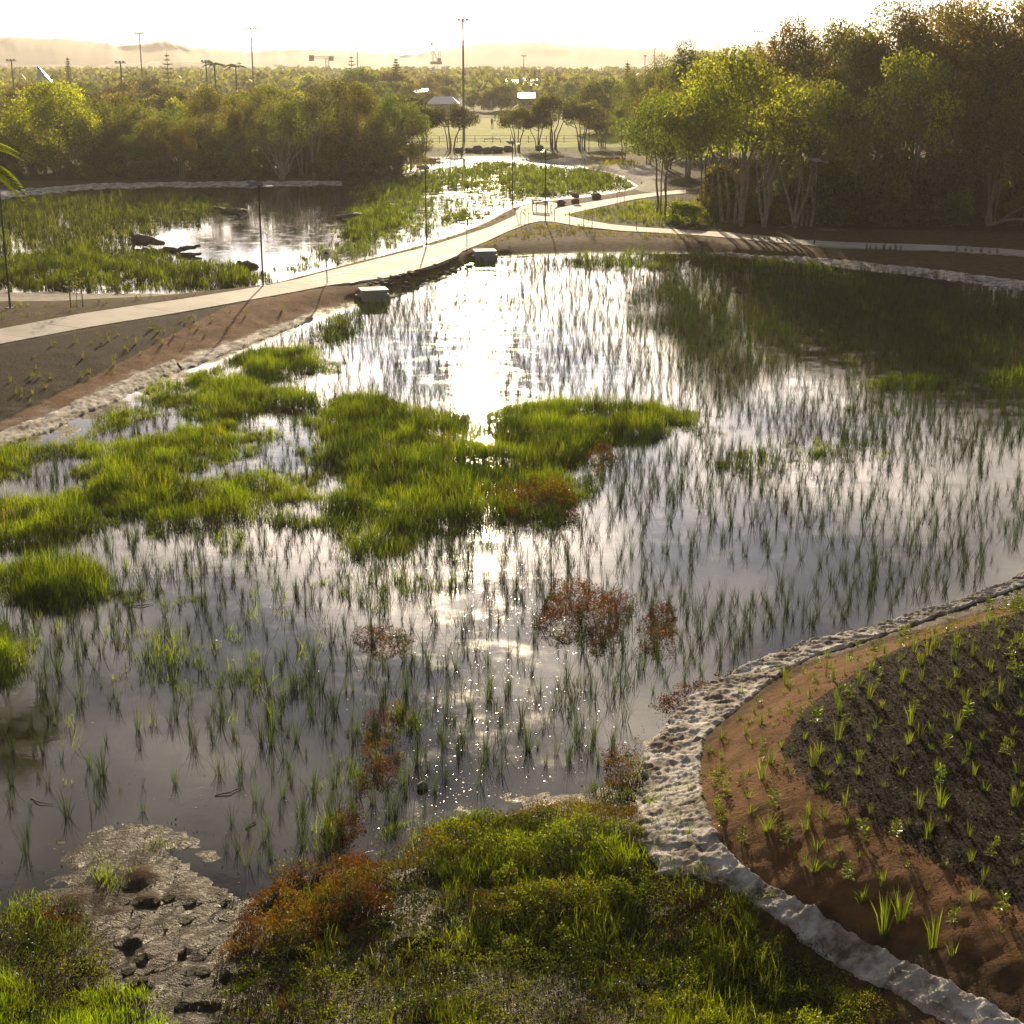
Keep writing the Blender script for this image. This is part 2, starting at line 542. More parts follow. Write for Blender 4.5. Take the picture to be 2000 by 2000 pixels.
def mat_cloth():
    """white geotextile, soiled in places"""
    m, nt, out = new_mat("geotextile")
    b = nd(nt, "ShaderNodeBsdfPrincipled")
    b.inputs["Roughness"].default_value = 0.9
    n = noise_node(nt, 1.3, 7, 0.68)
    r = ramp(nt, n.outputs["Fac"], [(0.38, (0.09, 0.068, 0.05)), (0.47, (0.30, 0.265, 0.23)), (0.56, (0.50, 0.475, 0.45)), (0.68, (0.64, 0.625, 0.61))])
    nt.links.new(r.outputs[0], b.inputs["Base Color"])
    n2 = noise_node(nt, 18.0, 6, 0.7)
    bp = nd(nt, "ShaderNodeBump")
    bp.inputs["Strength"].default_value = 0.8
    bp.inputs["Distance"].default_value = 0.04
    nt.links.new(n2.outputs["Fac"], bp.inputs["Height"])
    nt.links.new(bp.outputs[0], b.inputs["Normal"])
    nt.links.new(b.outputs[0], out.inputs[0])


mat_cloth()


def mat_gloss_leaf():
    m, nt, out = new_mat("floating_leaf")
    b = nd(nt, "ShaderNodeBsdfPrincipled")
    n = noise_node(nt, 1.0, 3)
    r = ramp(nt, n.outputs["Fac"], [(0.35, (0.10, 0.075, 0.03)), (0.65, (0.13, 0.15, 0.05))])
    nt.links.new(r.outputs[0], b.inputs["Base Color"])
    b.inputs["Roughness"].default_value = 0.2
    nt.links.new(b.outputs[0], out.inputs[0])


mat_gloss_leaf()


# ------------------------------------------------------------------ mesh helpers
def np_mesh(name, V, faces, tint=None):
    """V (n,3); faces: list of (m,k) index arrays"""
    me = bpy.data.meshes.new(name)
    V = np.ascontiguousarray(V, dtype=np.float32)
    me.vertices.add(len(V))
    me.vertices.foreach_set("co", V.ravel())
    loops = np.concatenate([f.ravel() for f in faces]).astype(np.int32)
    tot = np.concatenate([np.full(len(f), f.shape[1]) for f in faces]).astype(np.int32)
    start = np.concatenate([[0], np.cumsum(tot)[:-1]]).astype(np.int32)
    me.loops.add(len(loops))
    me.loops.foreach_set("vertex_index", loops)
    me.polygons.add(len(tot))
    me.polygons.foreach_set("loop_start", start)
    me.polygons.foreach_set("loop_total", tot)
    if tint is not None:
        a = me.attributes.new("tint", 'FLOAT', 'POINT')
        a.data.foreach_set("value", np.ascontiguousarray(tint, dtype=np.float32))
    me.update(calc_edges=True)
    return me


def link(name, me, mat=None, parent=None, loc=(0, 0, 0), rz=0.0, sc=None, color=None):
    o = bpy.data.objects.new(name, me)
    COL.objects.link(o)
    if mat and me is not None and not me.materials:
        me.materials.append(MATS[mat])
    if parent is not None:
        o.parent = parent
    o.location = loc
    if rz:
        o.rotation_euler = (0, 0, rz)
    if sc is not None:
        o.scale = (sc, sc, sc) if isinstance(sc, (int, float)) else sc
    if color is not None:
        o.color = (*color, 1)
    return o


def tag(o, label=None, cat=None, group=None, kind=None):
    if label: o["label"] = label
    if cat: o["category"] = cat
    if group: o["group"] = group
    if kind: o["kind"] = kind
    return o


def empty(name, loc=(0, 0, 0), rz=0.0):
    o = bpy.data.objects.new(name, None)
    o.empty_display_size = 0.3
    COL.objects.link(o)
    o.location = loc
    o.rotation_euler = (0, 0, rz)
    return o


class MB:
    def __init__(self):
        self.v = []; self.f = []

    def box(self, c, s, rz=0.0, taper=1.0):
        x, y, z = c; a, b, h = s[0] / 2, s[1] / 2, s[2] / 2
        n = len(self.v); cr, sr = math.cos(rz), math.sin(rz)
        for dz, t in ((-h, 1.0), (h, taper)):
            for dx, dy in ((-a, -b), (a, -b), (a, b), (-a, b)):
                dx *= t; dy *= t
                self.v.append((x + dx * cr - dy * sr, y + dx * sr + dy * cr, z + dz))
        self.f += [tuple(n + i for i in q) for q in ((3, 2, 1, 0), (4, 5, 6, 7), (0, 1, 5, 4), (1, 2, 6, 5), (2, 3, 7, 6), (3, 0, 4, 7))]
        return self

    def tube(self, pts, rad, seg=6):
        pts = [Vector(p) for p in pts]
        n0 = len(self.v)
        for i, p in enumerate(pts):
            d = (pts[min(i + 1, len(pts) - 1)] - pts[max(i - 1, 0)]).normalized()
            a = d.cross(Vector((0.31, 0.17, 0.93)) if abs(d.z) < 0.9 else Vector((1, 0, 0))).normalized()
            b = d.cross(a)
            r = rad[i] if isinstance(rad, (list, tuple)) else rad
            for k in range(seg):
                t = 2 * math.pi * k / seg
                self.v.append(tuple(p + a * (r * math.cos(t)) + b * (r * math.sin(t))))
        for i in range(len(pts) - 1):
            for k in range(seg):
                k2 = (k + 1) % seg
                self.f.append((n0 + i * seg + k, n0 + i * seg + k2, n0 + (i + 1) * seg + k2, n0 + (i + 1) * seg + k))
        self.f.append(tuple(n0 + k for k in range(seg))[::-1])
        e = n0 + (len(pts) - 1) * seg
        self.f.append(tuple(e + k for k in range(seg)))
        return self

    def prism(self, poly, z0, z1):
        n = len(self.v); m = len(poly)
        for z in (z0, z1):
            for p in poly:
                self.v.append((p[0], p[1], z))
        self.f.append(tuple(n + i for i in range(m))[::-1])
        self.f.append(tuple(n + m + i for i in range(m)))
        for i in range(m):
            j = (i + 1) % m
            self.f.append((n + i, n + j, n + m + j, n + m + i))
        return self

    def raw(self, v, f):
        n = len(self.v)
        self.v += [tuple(p) for p in v]
        self.f += [tuple(n + i for i in q) for q in f]
        return self

    def mesh(self, name):
        me = bpy.data.meshes.new(name)
        me.from_pydata(self.v, [], self.f)
        me.update()
        return me

    def build(self, name, mat, parent=None, loc=(0, 0, 0), rz=0.0, smooth=False):
        me = self.mesh(name)
        if smooth:
            me.polygons.foreach_set("use_smooth", [True] * len(me.polygons))
        return link(name, me, mat, parent, loc, rz)


# ------------------------------------------------------------------ ground sheet
def build_ground():
    ys = [-60.0, -40, -25, -10, 0, 6, 10, 13]
    y = 14.5
    while y < 5000:
        ys.append(y)
        y += max(0.085, 0.0055 * y) if y < 260 else 0.03 * y
    ys.append(5000.0)
    ys = np.array(ys)
    nx = 420
    s = np.linspace(-1, 1, nx)
    half = np.where(ys < 400, 0.42 * np.maximum(ys, 0) + 14, 0.42 * ys + 14 + (ys - 400) * 0.28)
    X = np.outer(half, s)
    Y = np.repeat(ys[:, None], nx, 1)
    Z = HT(X, Y)
    V = np.stack([X, Y, Z], -1).reshape(-1, 3)
    nr = len(ys)
    i = np.arange(nr * nx).reshape(nr, nx)
    q = np.stack([i[:-1, :-1], i[:-1, 1:], i[1:, 1:], i[1:, :-1]], -1).reshape(-1, 4)
    me = np_mesh("ground", V, [q])
    me.polygons.foreach_set("use_smooth", np.ones(len(me.polygons), bool))
    px, py = V[:, 0].astype(float), V[:, 1].astype(float)
    MULCH_R = GP([(2400, 1080), (1932, 1135), (1800, 1180), (1700, 1215), (1585, 1290), (1505, 1345), (1460, 1415), (1520, 1520),
                  (1640, 1600), (1770, 1690), (1932, 1785), (2300, 1932)], 1.0, K)
    JUTE_R = GP([(2400, 1030), (1932, 1095), (1800, 1140), (1650, 1190), (1540, 1220), (1440, 1280), (1370, 1340), (1320, 1385), (1312, 1440),
                 (1315, 1500), (1335, 1560), (1370, 1605), (1410, 1650), (1500, 1705), (1600, 1765), (1700, 1820), (1800, 1870), (1932, 1940), (2300, 2050)], 0.6, K)
    JUTE_L = GP([(-300, 900), (0, 830), (220, 733), (330, 690), (440, 640), (560, 590), (640, 570), (690, 552), (560, 560), (430, 590), (300, 650), (150, 720), (0, 790), (-300, 860)], 0.2, K)
    MULCH_L = GP([(-300, 900), (0, 790), (150, 720), (300, 650), (430, 600), (560, 565), (400, 570), (200, 620), (0, 655), (-300, 710)], 0.45, K)
    ROUGH_F = GP([(-200, 1760), (0, 1790), (300, 1700), (500, 1690), (760, 1560), (1200, 1440), (1220, 1700), (1450, 1780), (1700, 1990), (-200, 2050)], 0.1, K)
    SAND = [GP([(-250, 560), (0, 563), (326, 571), (326, 577), (203, 583), (109, 590), (0, 588), (-250, 600)], 0.25),
            GP([(1058, 322), (1060, 306), (1130, 302), (1200, 310), (1270, 320), (1310, 350), (1290, 377), (1250, 374), (1232, 362), (1221, 346), (1182, 335), (1124, 327)], 0.5),
            GP([(770, 352), (790, 330), (840, 314), (875, 312), (850, 326)], 0.4),
            GP([(820, 483), (905, 452), (960, 430), (1000, 407), (985, 405), (900, 440), (850, 462), (810, 478)], 0.2),
            GP([(860, 304), (1010, 290), (1040, 292), (1000, 304), (880, 313)], 0.8)]
    FIELD = np.array([(-75, 231), (60, 231), (75, 345), (-90, 345)])
    ROUGH = [GP([(1109, 419), (1300, 380), (1420, 395), (1450, 440), (1280, 443), (1147, 428)], 0.55),
             np.array([(-40, 205), (45, 205), (40, 232), (-60, 232)])]
    FOREST = [np.array([(13, 132), (18, 117), (24, 113.5), (30, 112), (60, 106), (130, 106), (130, 235), (25, 235), (13, 170)]),
              np.array([(-140, 165), (-40, 167), (-25, 169), (-16, 185), (-17, 230), (-140, 230)])]

    def put(name, arr):
        a = me.attributes.new(name, 'FLOAT', 'POINT')
        a.data.foreach_set("value", np.ascontiguousarray(arr, dtype=np.float32))
    put("z_mulch", np.maximum(sdf(px, py, MULCH_R), sdf(px, py, MULCH_L)))
    put("z_jute", np.maximum(np.where(sdf(px, py, MULCH_R) > 0, -sdf(px, py, MULCH_R), sdf(px, py, JUTE_R)), sdf(px, py, JUTE_L)))
    put("z_sand", np.max([sdf(px, py, p) for p in SAND], 0))
    put("z_field", sdf(px, py, FIELD))
    put("z_rough", np.max([sdf(px, py, p) for p in ROUGH], 0))
    put("z_forest", np.max([sdf(px, py, p) for p in FOREST], 0))
    put("z_far", np.where(py > 345, py - 345, np.where(py > 228, np.abs(px) - 70, -50.0)))
    wet = np.where(py > 42, 0.035, 0.10) - Z.ravel()
    wet = np.where(inside(px, py, ROUGH_F), np.maximum(wet, 0.16 - 0.5 * Z.ravel()), wet)
    put("z_wet", wet)
    o = link("ground", me, "ground_soil")
    tag(o, "bare brown earth, mulch and mud banks around the ponds", "ground", kind="structure")


build_ground()


def build_water(name, poly, step, label):
    lo = poly.min(0) - 2; hi = poly.max(0) + 2
    gx = np.arange(lo[0], hi[0] + step, step); gy = np.arange(lo[1], hi[1] + step, step)
    X, Y = np.meshgrid(gx, gy)
    cx = (X[:-1, :-1] + step / 2).ravel(); cyy = (Y[:-1, :-1] + step / 2).ravel()
    keep = sdf(cx, cyy, poly) > -1.1
    i = np.arange(X.size).reshape(X.shape)
    q = np.stack([i[:-1, :-1], i[:-1, 1:], i[1:, 1:], i[1:, :-1]], -1).reshape(-1, 4)[keep]
    used = np.unique(q)
    remap = np.zeros(X.size, int); remap[used] = np.arange(len(used))
    V = np.stack([X.ravel(), Y.ravel(), np.zeros(X.size)], -1)[used]
    o = link(name, np_mesh(name, V, [remap[q]]), "pond_water")
    tag(o, label, "water", kind="structure")


build_water("pond", POND, 0.6, "large shallow planted pond filling the foreground")
build_water("upper_pond", POND2, 0.8, "smaller pond behind the concrete footpath")

# hills on the skyline
def build_hills(name, Y, prof, label, depth=700, seed=0):
    us = np.linspace(-260, 2260, 420)
    pu = [p[0] for p in prof]; pv = [p[1] for p in prof]
    vtop = np.interp(us, pu, pv)
    X = (us - 1000) / FPX * Y / math.cos(0.05)
    ztop = CAM_H + (125 - vtop) / FPX * Y
    ztop = ztop + fbm(us * 0.02, us * 0 + seed, seed, 3) * Y * 0.0022 + fbm(us * 0.35, us * 0, seed + 5, 3) * Y * 0.0016
    rows = []
    for t in np.linspace(-1, 1, 15):
        prf = (1 - abs(t)) ** 0.8 if t < 0 else (1 - abs(t))
        yy = Y + t * depth + fbm(us * 0.01, us * 0 + t * 3, seed + 2, 2) * 200 * (1 - abs(t))
        z = 0.5 + (ztop - 0.5) * prf * (1 + 0.25 * fbm(us * 0.03, us * 0 + t * 5, seed + 8, 3) * (abs(t) > 0.01) * (1 - abs(t)))
        rows.append(np.stack([X * (1 + t * depth / Y), yy, z], -1))
    V = np.concatenate(rows)
    n = len(us)
    i = np.arange(len(rows) * n).reshape(len(rows), n)
    q = np.stack([i[:-1, :-1], i[:-1, 1:], i[1:, 1:], i[1:, :-1]], -1).reshape(-1, 4)
    me = np_mesh(name, V, [q])
    me.polygons.foreach_set("use_smooth", np.ones(len(me.polygons), bool))
    tag(link(name, me, "hill_scrub"), label, "hills", kind="structure")


build_hills("hills", 2350, [(-300, 95), (0, 80), (70, 76), (140, 80), (200, 83), (280, 92), (330, 88), (365, 86), (420, 96), (500, 105), (560, 98), (640, 100),
                            (720, 103), (790, 107), (830, 106), (880, 97), (960, 88), (1060, 88), (1150, 95), (1250, 97), (1330, 100), (1400, 96), (1500, 96), (1700, 100), (2300, 96)],
            "long hazy ridge of hills across the skyline", 420, 3)
build_hills("low_hills", 1640, [(-300, 122), (0, 125), (200, 128), (330, 119), (420, 121), (520, 126), (620, 130), (760, 128), (900, 134), (1100, 131), (1300, 126), (1500, 124), (1800, 122), (2300, 124)],
            "lower nearer rise of wooded hills", 220, 11)

# ------------------------------------------------------------------ concrete footpaths
def resample(pl, step):
    pl = np.asarray(pl)
    seg = np.linalg.norm(np.diff(pl, axis=0), axis=1)
    s = np.concatenate([[0], np.cumsum(seg)])
    n = max(2, int(round(s[-1] / step)) + 1)
    t = np.linspace(0, s[-1], n)
    return np.stack([np.interp(t, s, pl[:, 0]), np.interp(t, s, pl[:, 1])], -1)


def nearest_on(pl, p):
    best = None
    for i in range(len(pl) - 1):
        a, b = pl[i], pl[i + 1]
        d = b - a
        t = np.clip(np.dot(p - a, d) / (np.dot(d, d) + 1e-9), 0, 1)
        q = a + t * d
        dd = np.sum((q - p) ** 2)
        if best is None or dd < best[0]:
            best = (dd, q)
    return best[1]


def footpath(name, up, lo, step, label):
    root = empty(name, (*np.mean(up, 0), 0.4))
    tag(root, label, "footpath", kind="structure")
    A = resample(up, step)
    B = [np.array(lo[0])] + [nearest_on(np.asarray(lo), p) for p in A[1:-1]] + [np.array(lo[-1])]
    ox, oy, oz = root.location
    for i in range(len(A) - 1):
        a, b, c, d = A[i], A[i + 1], B[i + 1], B[i]
        e = (b - a) / (np.linalg.norm(b - a) + 1e-9) * 0.011
        e2 = (c - d) / (np.linalg.norm(c - d) + 1e-9) * 0.011
        poly = [a + e, b - e, c - e2, d + e2][::-1]
        dz = random.uniform(-0.004, 0.004)
        MB().prism([(p[0] - ox, p[1] - oy) for p in poly], 0.36 - oz, PZ + dz - oz).build("slab", "concrete", root)
    return root


footpath("footpath", MAIN_UP, MAIN_LO, 3.0, "pale concrete footpath crossing between the two ponds")
footpath("footpath", FAR_UP, FAR_LO, 3.0, "concrete path branching off behind the grassy triangle")
footpath("footpath", RT_UP, RT_LO, 3.2, "concrete path curving away right along the forest edge")
jc = empty("path_junction", (*np.mean(JUNC, 0), 0.4))
tag(jc, "concrete paving where the paths meet at the bench", "paving", kind="structure")
MB().prism([(p[0] - jc.location.x, p[1] - jc.location.y) for p in JUNC[::-1]], -0.04, PZ - 0.4 + 0.002).build("slab", "concrete", jc)
# pale edge strips that carry the path line across the wide crossing
strips = empty("crossing_edge_strip", (*G(760, 525, PZ), 0.4))
tag(strips, "two pale lines running along the wide concrete crossing", "path marking", kind="structure")
for (u0, v0, u1, v1) in ((607, 549, 829, 492), (684, 553, 888, 497)):
    a = np.array(G(u0, v0, PZ)); b = np.array(G(u1, v1, PZ))
    n = np.array([-(b - a)[1], (b - a)[0]]); n = n / np.linalg.norm(n) * 0.07
    o = strips.location
    MB().prism([(p[0] - o.x, p[1] - o.y) for p in (a - n, b - n, b + n, a + n)], PZ - o.z - 0.03, PZ - o.z + 0.012).build("edge_strip", "concrete_edge", strips)


# ------------------------------------------------------------------ erosion matting along the banks
def erosion_mat(ea, eb, label, k=K, za=0.02, zb=0.3, step=0.12, nacross=16, amp=0.05, seed=0):
    A = resample(np.array([GT(u, v, k) for u, v in ea]), step)
    B = np.array([GT(u, v, k) for u, v in eb])
    n = len(A)
    B = resample(B, step)
    t = np.linspace(0, 1, n)
    tb = np.linspace(0, 1, len(B))
    B = np.stack([np.interp(t, tb, B[:, 0]), np.interp(t, tb, B[:, 1])], -1)
    ra = fbm(t * n * step * 0.9, t * 0, seed, 4) * 0.9
    rb = fbm(t * n * step * 0.5, t * 0 + 9, seed + 3, 3) * 0.25
    ra = ra + fbm(t * n * step * 5, t * 0 + 4, seed + 21, 3) * 0.5
    w = np.linspace(0, 1, nacross)
    D = B - A
    A2 = A + D * ra[:, None] * 0.5
    B2 = B + D * rb[:, None] * 0.3
    P = A2[:, None, :] * (1 - w)[None, :, None] + B2[:, None, :] * w[None, :, None]
    X, Y = P[..., 0], P[..., 1]
    Z = np.maximum(0.35 * HT(X, Y) + 0.65 * HT(X, Y, False), HT(X, Y)) + 0.02
    Z = np.maximum(Z, -0.02)
    ridg = 1 - np.abs(fbm(X * 3.4 + 1.2 * Y, Y * 4.6, seed + 6, 5)) * 5
    Z = Z + amp * (np.clip(ridg, 0, 1) ** 2) * 0.9 + fbm(X * 5 + Y * 2, Y * 7, seed + 7, 4) * amp * 1.2 + np.abs(fbm(X * 9 - Y * 4, Y * 13, seed + 12, 3)) * amp * 1.8
    edge = np.minimum(w, 1 - w)
    Z = Z - np.clip(0.06 - edge, 0, 1)[None, :] * 0.9
    nr = n
    V = np.stack([X, Y, Z], -1).reshape(-1, 3)
    i = np.arange(nr * nacross).reshape(nr, nacross)
    q = np.stack([i[:-1, :-1], i[:-1, 1:], i[1:, 1:], i[1:, :-1]], -1).reshape(-1, 4)
    if np.cross(V[q[0, 1]] - V[q[0, 0]], V[q[0, 2]] - V[q[0, 0]])[2] < 0:
        q = q[:, ::-1]
    me = np_mesh("erosion_mat", V, [q])
    me.polygons.foreach_set("use_smooth", np.ones(len(me.polygons), bool))
    o = link("erosion_mat", me, "geotextile")
    tag(o, label, "matting")


erosion_mat([(2100, 1020), (1932, 1086), (1800, 1134), (1650, 1180), (1540, 1205), (1480, 1225), (1400, 1257), (1330, 1302), (1280, 1342), (1225, 1402), (1205, 1455),
             (1205, 1520), (1208, 1590), (1250, 1650), (1330, 1655), (1400, 1690), (1480, 1750), (1560, 1815), (1650, 1862), (1740, 1905), (1850, 1990)],
            [(2100, 1040), (1932, 1105), (1800, 1152), (1650, 1207), (1540, 1237), (1450, 1292), (1380, 1347), (1332, 1392), (1322, 1440), (1326, 1500), (1346, 1560),
             (1380, 1604), (1420, 1644), (1500, 1698), (1600, 1757), (1700, 1812), (1800, 1863), (1932, 1932), (2010, 1985)],
            "wide white erosion cloth edging the dark mulched bank at right", zb=0.35, step=0.045, nacross=36, amp=0.045, seed=1)
erosion_mat([(-80, 888), (0, 848), (110, 806), (230, 752), (340, 700)], [(-80, 854), (0, 815), (100, 779), (220, 722), (328, 678)],
            "white crumpled erosion cloth below the brown bank at left", zb=0.25, step=0.12, seed=2, amp=0.05)
erosion_mat([(345, 700), (420, 672), (520, 632), (590, 604)], [(335, 684), (420, 652), (520, 618), (590, 590)],
            "grubby continuation of the erosion cloth towards the concrete pit", zb=0.12, step=0.25, nacross=8, seed=3, amp=0.07)
erosion_mat([(1330, 481), (1450, 491), (1600, 507), (1750, 524), (1932, 549), (2100, 575)], [(1330, 475), (1450, 479), (1600, 491), (1750, 507), (1932, 530), (2100, 555)],
            "white rumpled erosion cloth on the far right shore of the pond", zb=0.25, step=0.3, nacross=10, seed=4, amp=0.09)
erosion_mat([(-150, 402), (0, 388), (181, 369.5), (362, 366.5), (543, 364.5), (667, 362.5)], [(-150, 391), (0, 374), (181, 359), (362, 356), (543, 354), (667, 354)],
            "long bluish white rock edged strip at the far bank of the upper pond", k=1.0, zb=0.5, step=0.6, nacross=8, seed=5, amp=0.12)


# ------------------------------------------------------------------ plants: generators
def blades(rng, x, y, z, h, lean, width, az=None, curl=0.5, tint=None):
    """tapering bent blades, one per entry: 5 points, a quad and a triangle each"""
    n = len(x)
    az = rng.uniform(0, 2 * np.pi, n) if az is None else az
    fa = rng.uniform(0, 2 * np.pi, n)
    dx, dy = np.cos(az), np.sin(az)
    wx, wy = np.cos(fa) * width / 2, np.sin(fa) * width / 2
    m = 0.55
    lx, ly = dx * h * lean, dy * h * lean
    mx, my = lx * m * (1 - curl * 0.5), ly * m * (1 - curl * 0.5)
    hz = h * np.sqrt(np.clip(1 - (lean * 0.8) ** 2, 0.1, 1))
    V = np.empty((n, 5, 3))
    V[:, 0] = np.stack([x - wx, y - wy, z], -1)
    V[:, 1] = np.stack([x + wx, y + wy, z], -1)
    V[:, 2] = np.stack([x + mx + wx * 0.8, y + my + wy * 0.8, z + hz * 0.6], -1)
    V[:, 3] = np.stack([x + mx - wx * 0.8, y + my - wy * 0.8, z + hz * 0.6], -1)
    V[:, 4] = np.stack([x + lx, y + ly, z + hz], -1)
    b = np.arange(n)[:, None] * 5
    q = b + np.array([[0, 1, 2, 3]])
    t = b + np.array([[3, 2, 4]])
    tint = rng.uniform(0, 1, n) if tint is None else tint
    return V.reshape(-1, 3), q, t, np.repeat(tint, 5)


def diamonds(rng, P, L, W, droop=0.3, tint=None, flat=0.0):
    """leaf-shaped faces about points P"""
    n = len(P)
    a = rng.normal(size=(n, 3))
    a[:, 2] = a[:, 2] * (1 - flat) - droop
    a /= np.linalg.norm(a, axis=1)[:, None] + 1e-9
    r = rng.normal(size=(n, 3))
    r[:, 2] *= (1 - flat)
    s = np.cross(a, r)
    s /= np.linalg.norm(s, axis=1)[:, None] + 1e-9
    L = np.broadcast_to(L, (n,))[:, None]; W = np.broadcast_to(W, (n,))[:, None]
    V = np.stack([P - a * L / 2, P + s * W / 2, P + a * L / 2, P - s * W / 2], 1)
    q = np.arange(n)[:, None] * 4 + np.array([[0, 1, 2, 3]])
    tint = rng.uniform(0, 1, n) if tint is None else tint
    return V.reshape(-1, 3), q, np.repeat(tint, 4)


def scatter(rng, poly, density):
    lo, hi = poly.min(0), poly.max(0)
    n = int((hi[0] - lo[0]) * (hi[1] - lo[1]) * density)
    x = rng.uniform(lo[0], hi[0], n); y = rng.uniform(lo[1], hi[1], n)
    k = inside(x, y, poly)
    return x[k], y[k]


def blob(pts, k=K, z=0.0, seed=0, wob=0.35):
    """planted patch outline with a ragged edge"""
    p = GP(pts, z, k)
    out = []
    n = len(p)
    rng = np.random.default_rng(seed)
    for i in range(n):
        a, b = p[i], p[(i + 1) % n]
        m = max(1, int(np.linalg.norm(b - a) / 0.7))
        for j in range(m):
            out.append(a + (b - a) * j / m + rng.normal(size=2) * wob * 0.5)
    return np.array(out)


# ------------------------------------------------------------------ trees
def make_tree(name, seed, H, stems, crown, nclump, per, leaf, trunk_r=0.16, clump_r=(0.9, 1.6), droop=0.35, spread=0.5, bark="bark_pale", lw=0.4, low=0.0):
    """crown = (centre height, rx, rz). Returns (trunk mesh, crown mesh)."""
    rng = np.random.default_rng(seed)
    zc, rx, rz = crown
    C = []
    while len(C) < nclump:
        d = rng.normal(size=3); d /= np.linalg.norm(d)
        if d[2] < -0.55 + low:
            continue
        rr = rng.uniform(0.45, 1.0) ** 0.6
        p = np.array([d[0] * rx * rr, d[1] * rx * rr, zc + d[2] * rz * rr])
        p[:2] *= 1 + 0.25 * math.sin(3 * math.atan2(d[1], d[0]) + seed)
        C.append(p)
    C = np.array(C)
    cr = rng.uniform(*clump_r, nclump)
    ctint = np.clip(rng.normal(0.5, 0.22, nclump), 0, 1)
    P = []; T = []
    for c, r, t in zip(C, cr, ctint):
        m = int(per * (r / np.mean(clump_r)) ** 2)
        d = rng.normal(size=(m, 3)); d /= np.linalg.norm(d, axis=1)[:, None]
        q = d * (r * rng.uniform(0.25, 1.0, m) ** 0.5)[:, None]
        q[:, 2] *= 0.7
        q += rng.normal(size=(m, 3)) * 0.08 * r
        P.append(c + q)
        T.append(np.clip(t + rng.normal(0, 0.18, m), 0, 1))
    P = np.concatenate(P); T = np.concatenate(T)
    L = rng.uniform(0.7, 1.3, len(P)) * leaf
    V, q, tt = diamonds(rng, P, L, L * lw, droop, T)
    cm = np_mesh("crown", V, [q], tt)
    cm.materials.append(MATS["tree_leaf"])
    mb = MB()
    tops = []
    for s in range(stems):
        a = 2 * math.pi * s / stems + rng.uniform(0, 1)
        ln = spread * rx * (0.35 + 0.65 * rng.uniform()) if stems > 1 else 0.15 * rx
        b0 = Vector((math.cos(a) * 0.12 * stems, math.sin(a) * 0.12 * stems, -0.3))
        top = Vector((math.cos(a) * ln, math.sin(a) * ln, zc + rz * rng.uniform(-0.1, 0.45)))
        pts = []
        for k in range(6):
            t = k / 5
            w = Vector((rng.normal() * 0.12, rng.normal() * 0.12, 0)) * (0 if k == 0 else 1)
            pts.append(b0.lerp(top, t) + Vector((math.cos(a), math.sin(a), 0)) * (-0.18 * ln * math.sin(math.pi * t)) + w)
        r0 = trunk_r * rng.uniform(0.75, 1.1)
        mb.tube(pts, [r0 * (1 - 0.75 * k / 5) for k in range(6)], 6)
        tops.append(pts)
    for i in rng.permutation(nclump)[: min(nclump, 34)]:
        c = Vector(C[i])
        pts = min(tops, key=lambda ps: min((p - c).length for p in ps[2:]))
        k = max([j for j in range(1, 6) if pts[j].z < c.z - 0.15] or [1])
        a = pts[k]
        mid = a.lerp(c, 0.5) + Vector((rng.normal() * 0.2, rng.normal() * 0.2, -0.15))
        mb.tube([a, mid, c], [trunk_r * 0.35, trunk_r * 0.22, trunk_r * 0.06], 4)
    tm = mb.mesh("trunk")
    tm.materials.append(MATS[bark])
    return tm, cm


def put_tree(kind, u, vtop, Y, H_kind, name, label, group=None, cat="tree", wscale=1.0, color=(1, 1, 1), rz=None, base_z=None):
    """stand a copy of a tree kind so that its top reaches the sight line (u, vtop) at distance Y"""
    x, y, zt = AT(u, vtop, Y)
    z0 = (H1(x, Y) if base_z is None else base_z) - 0.05
    s = max(0.2, (zt - z0) / H_kind)
    root = empty(name, (x, Y, z0), random.uniform(0, 6.28) if rz is None else rz)
    root.scale = (s * wscale, s * wscale, s)
    tag(root, label, cat, group)
    tm, cm = TREES[kind]
    link("trunk", tm, None, root)
    c = link("crown", cm, None, root)
    j = [random.uniform(0.9, 1.1) for _ in range(3)]
    c.color = (color[0] * j[0], color[1] * j[1], color[2] * j[2], 1)
    return root


TREES = {}
# tall paperbarks and gums of the swamp forest (about 14 m)
for i in range(4):
    TREES["tall%d" % i] = make_tree("tall", 100 + i, 14, 3, (8.4, 3.7, 5.2), 62, 150, 0.28, 0.19, (0.95, 1.7), 0.45, 0.5, lw=0.45, low=-0.25)
for i in range(3):
    TREES["mid%d" % i] = make_tree("mid", 200 + i, 10, 4, (6.6, 4.0, 3.4), 54, 150, 0.26, 0.14, (0.9, 1.6), 0.3, 0.7, lw=0.5, low=0.0)
for i in range(2):
    TREES["dome%d" % i] = make_tree("dome", 300 + i, 10, 2, (5.2, 4.9, 4.6), 95, 160, 0.30, 0.2, (1.0, 1.8), 0.5, 0.4, "bark_dark", lw=0.5, low=-0.4)
for i in range(2):
    TREES["fig%d" % i] = make_tree("fig", 400 + i, 8, 4, (5.5, 4.0, 2.4), 56, 160, 0.28, 0.17, (0.85, 1.4), 0.2, 0.7, "bark_dark", lw=0.5, low=0.1)
for i in range(3):
    TREES["far%d" % i] = make_tree("far", 500 + i, 9, 1, (4.9, 4.4, 4.1), 56, 110, 0.44, 0.2, (1.0, 1.9), 0.2, 0.3, "bark_dark", lw=0.6, low=-0.4)
for i in range(3):
    TREES["bush%d" % i] = make_tree("bush", 600 + i, 3.2, 3, (1.4, 1.7, 1.6), 34, 170, 0.22, 0.05, (0.5, 0.9), 0.2, 0.6, "bark_dark", lw=0.5, low=-0.5)


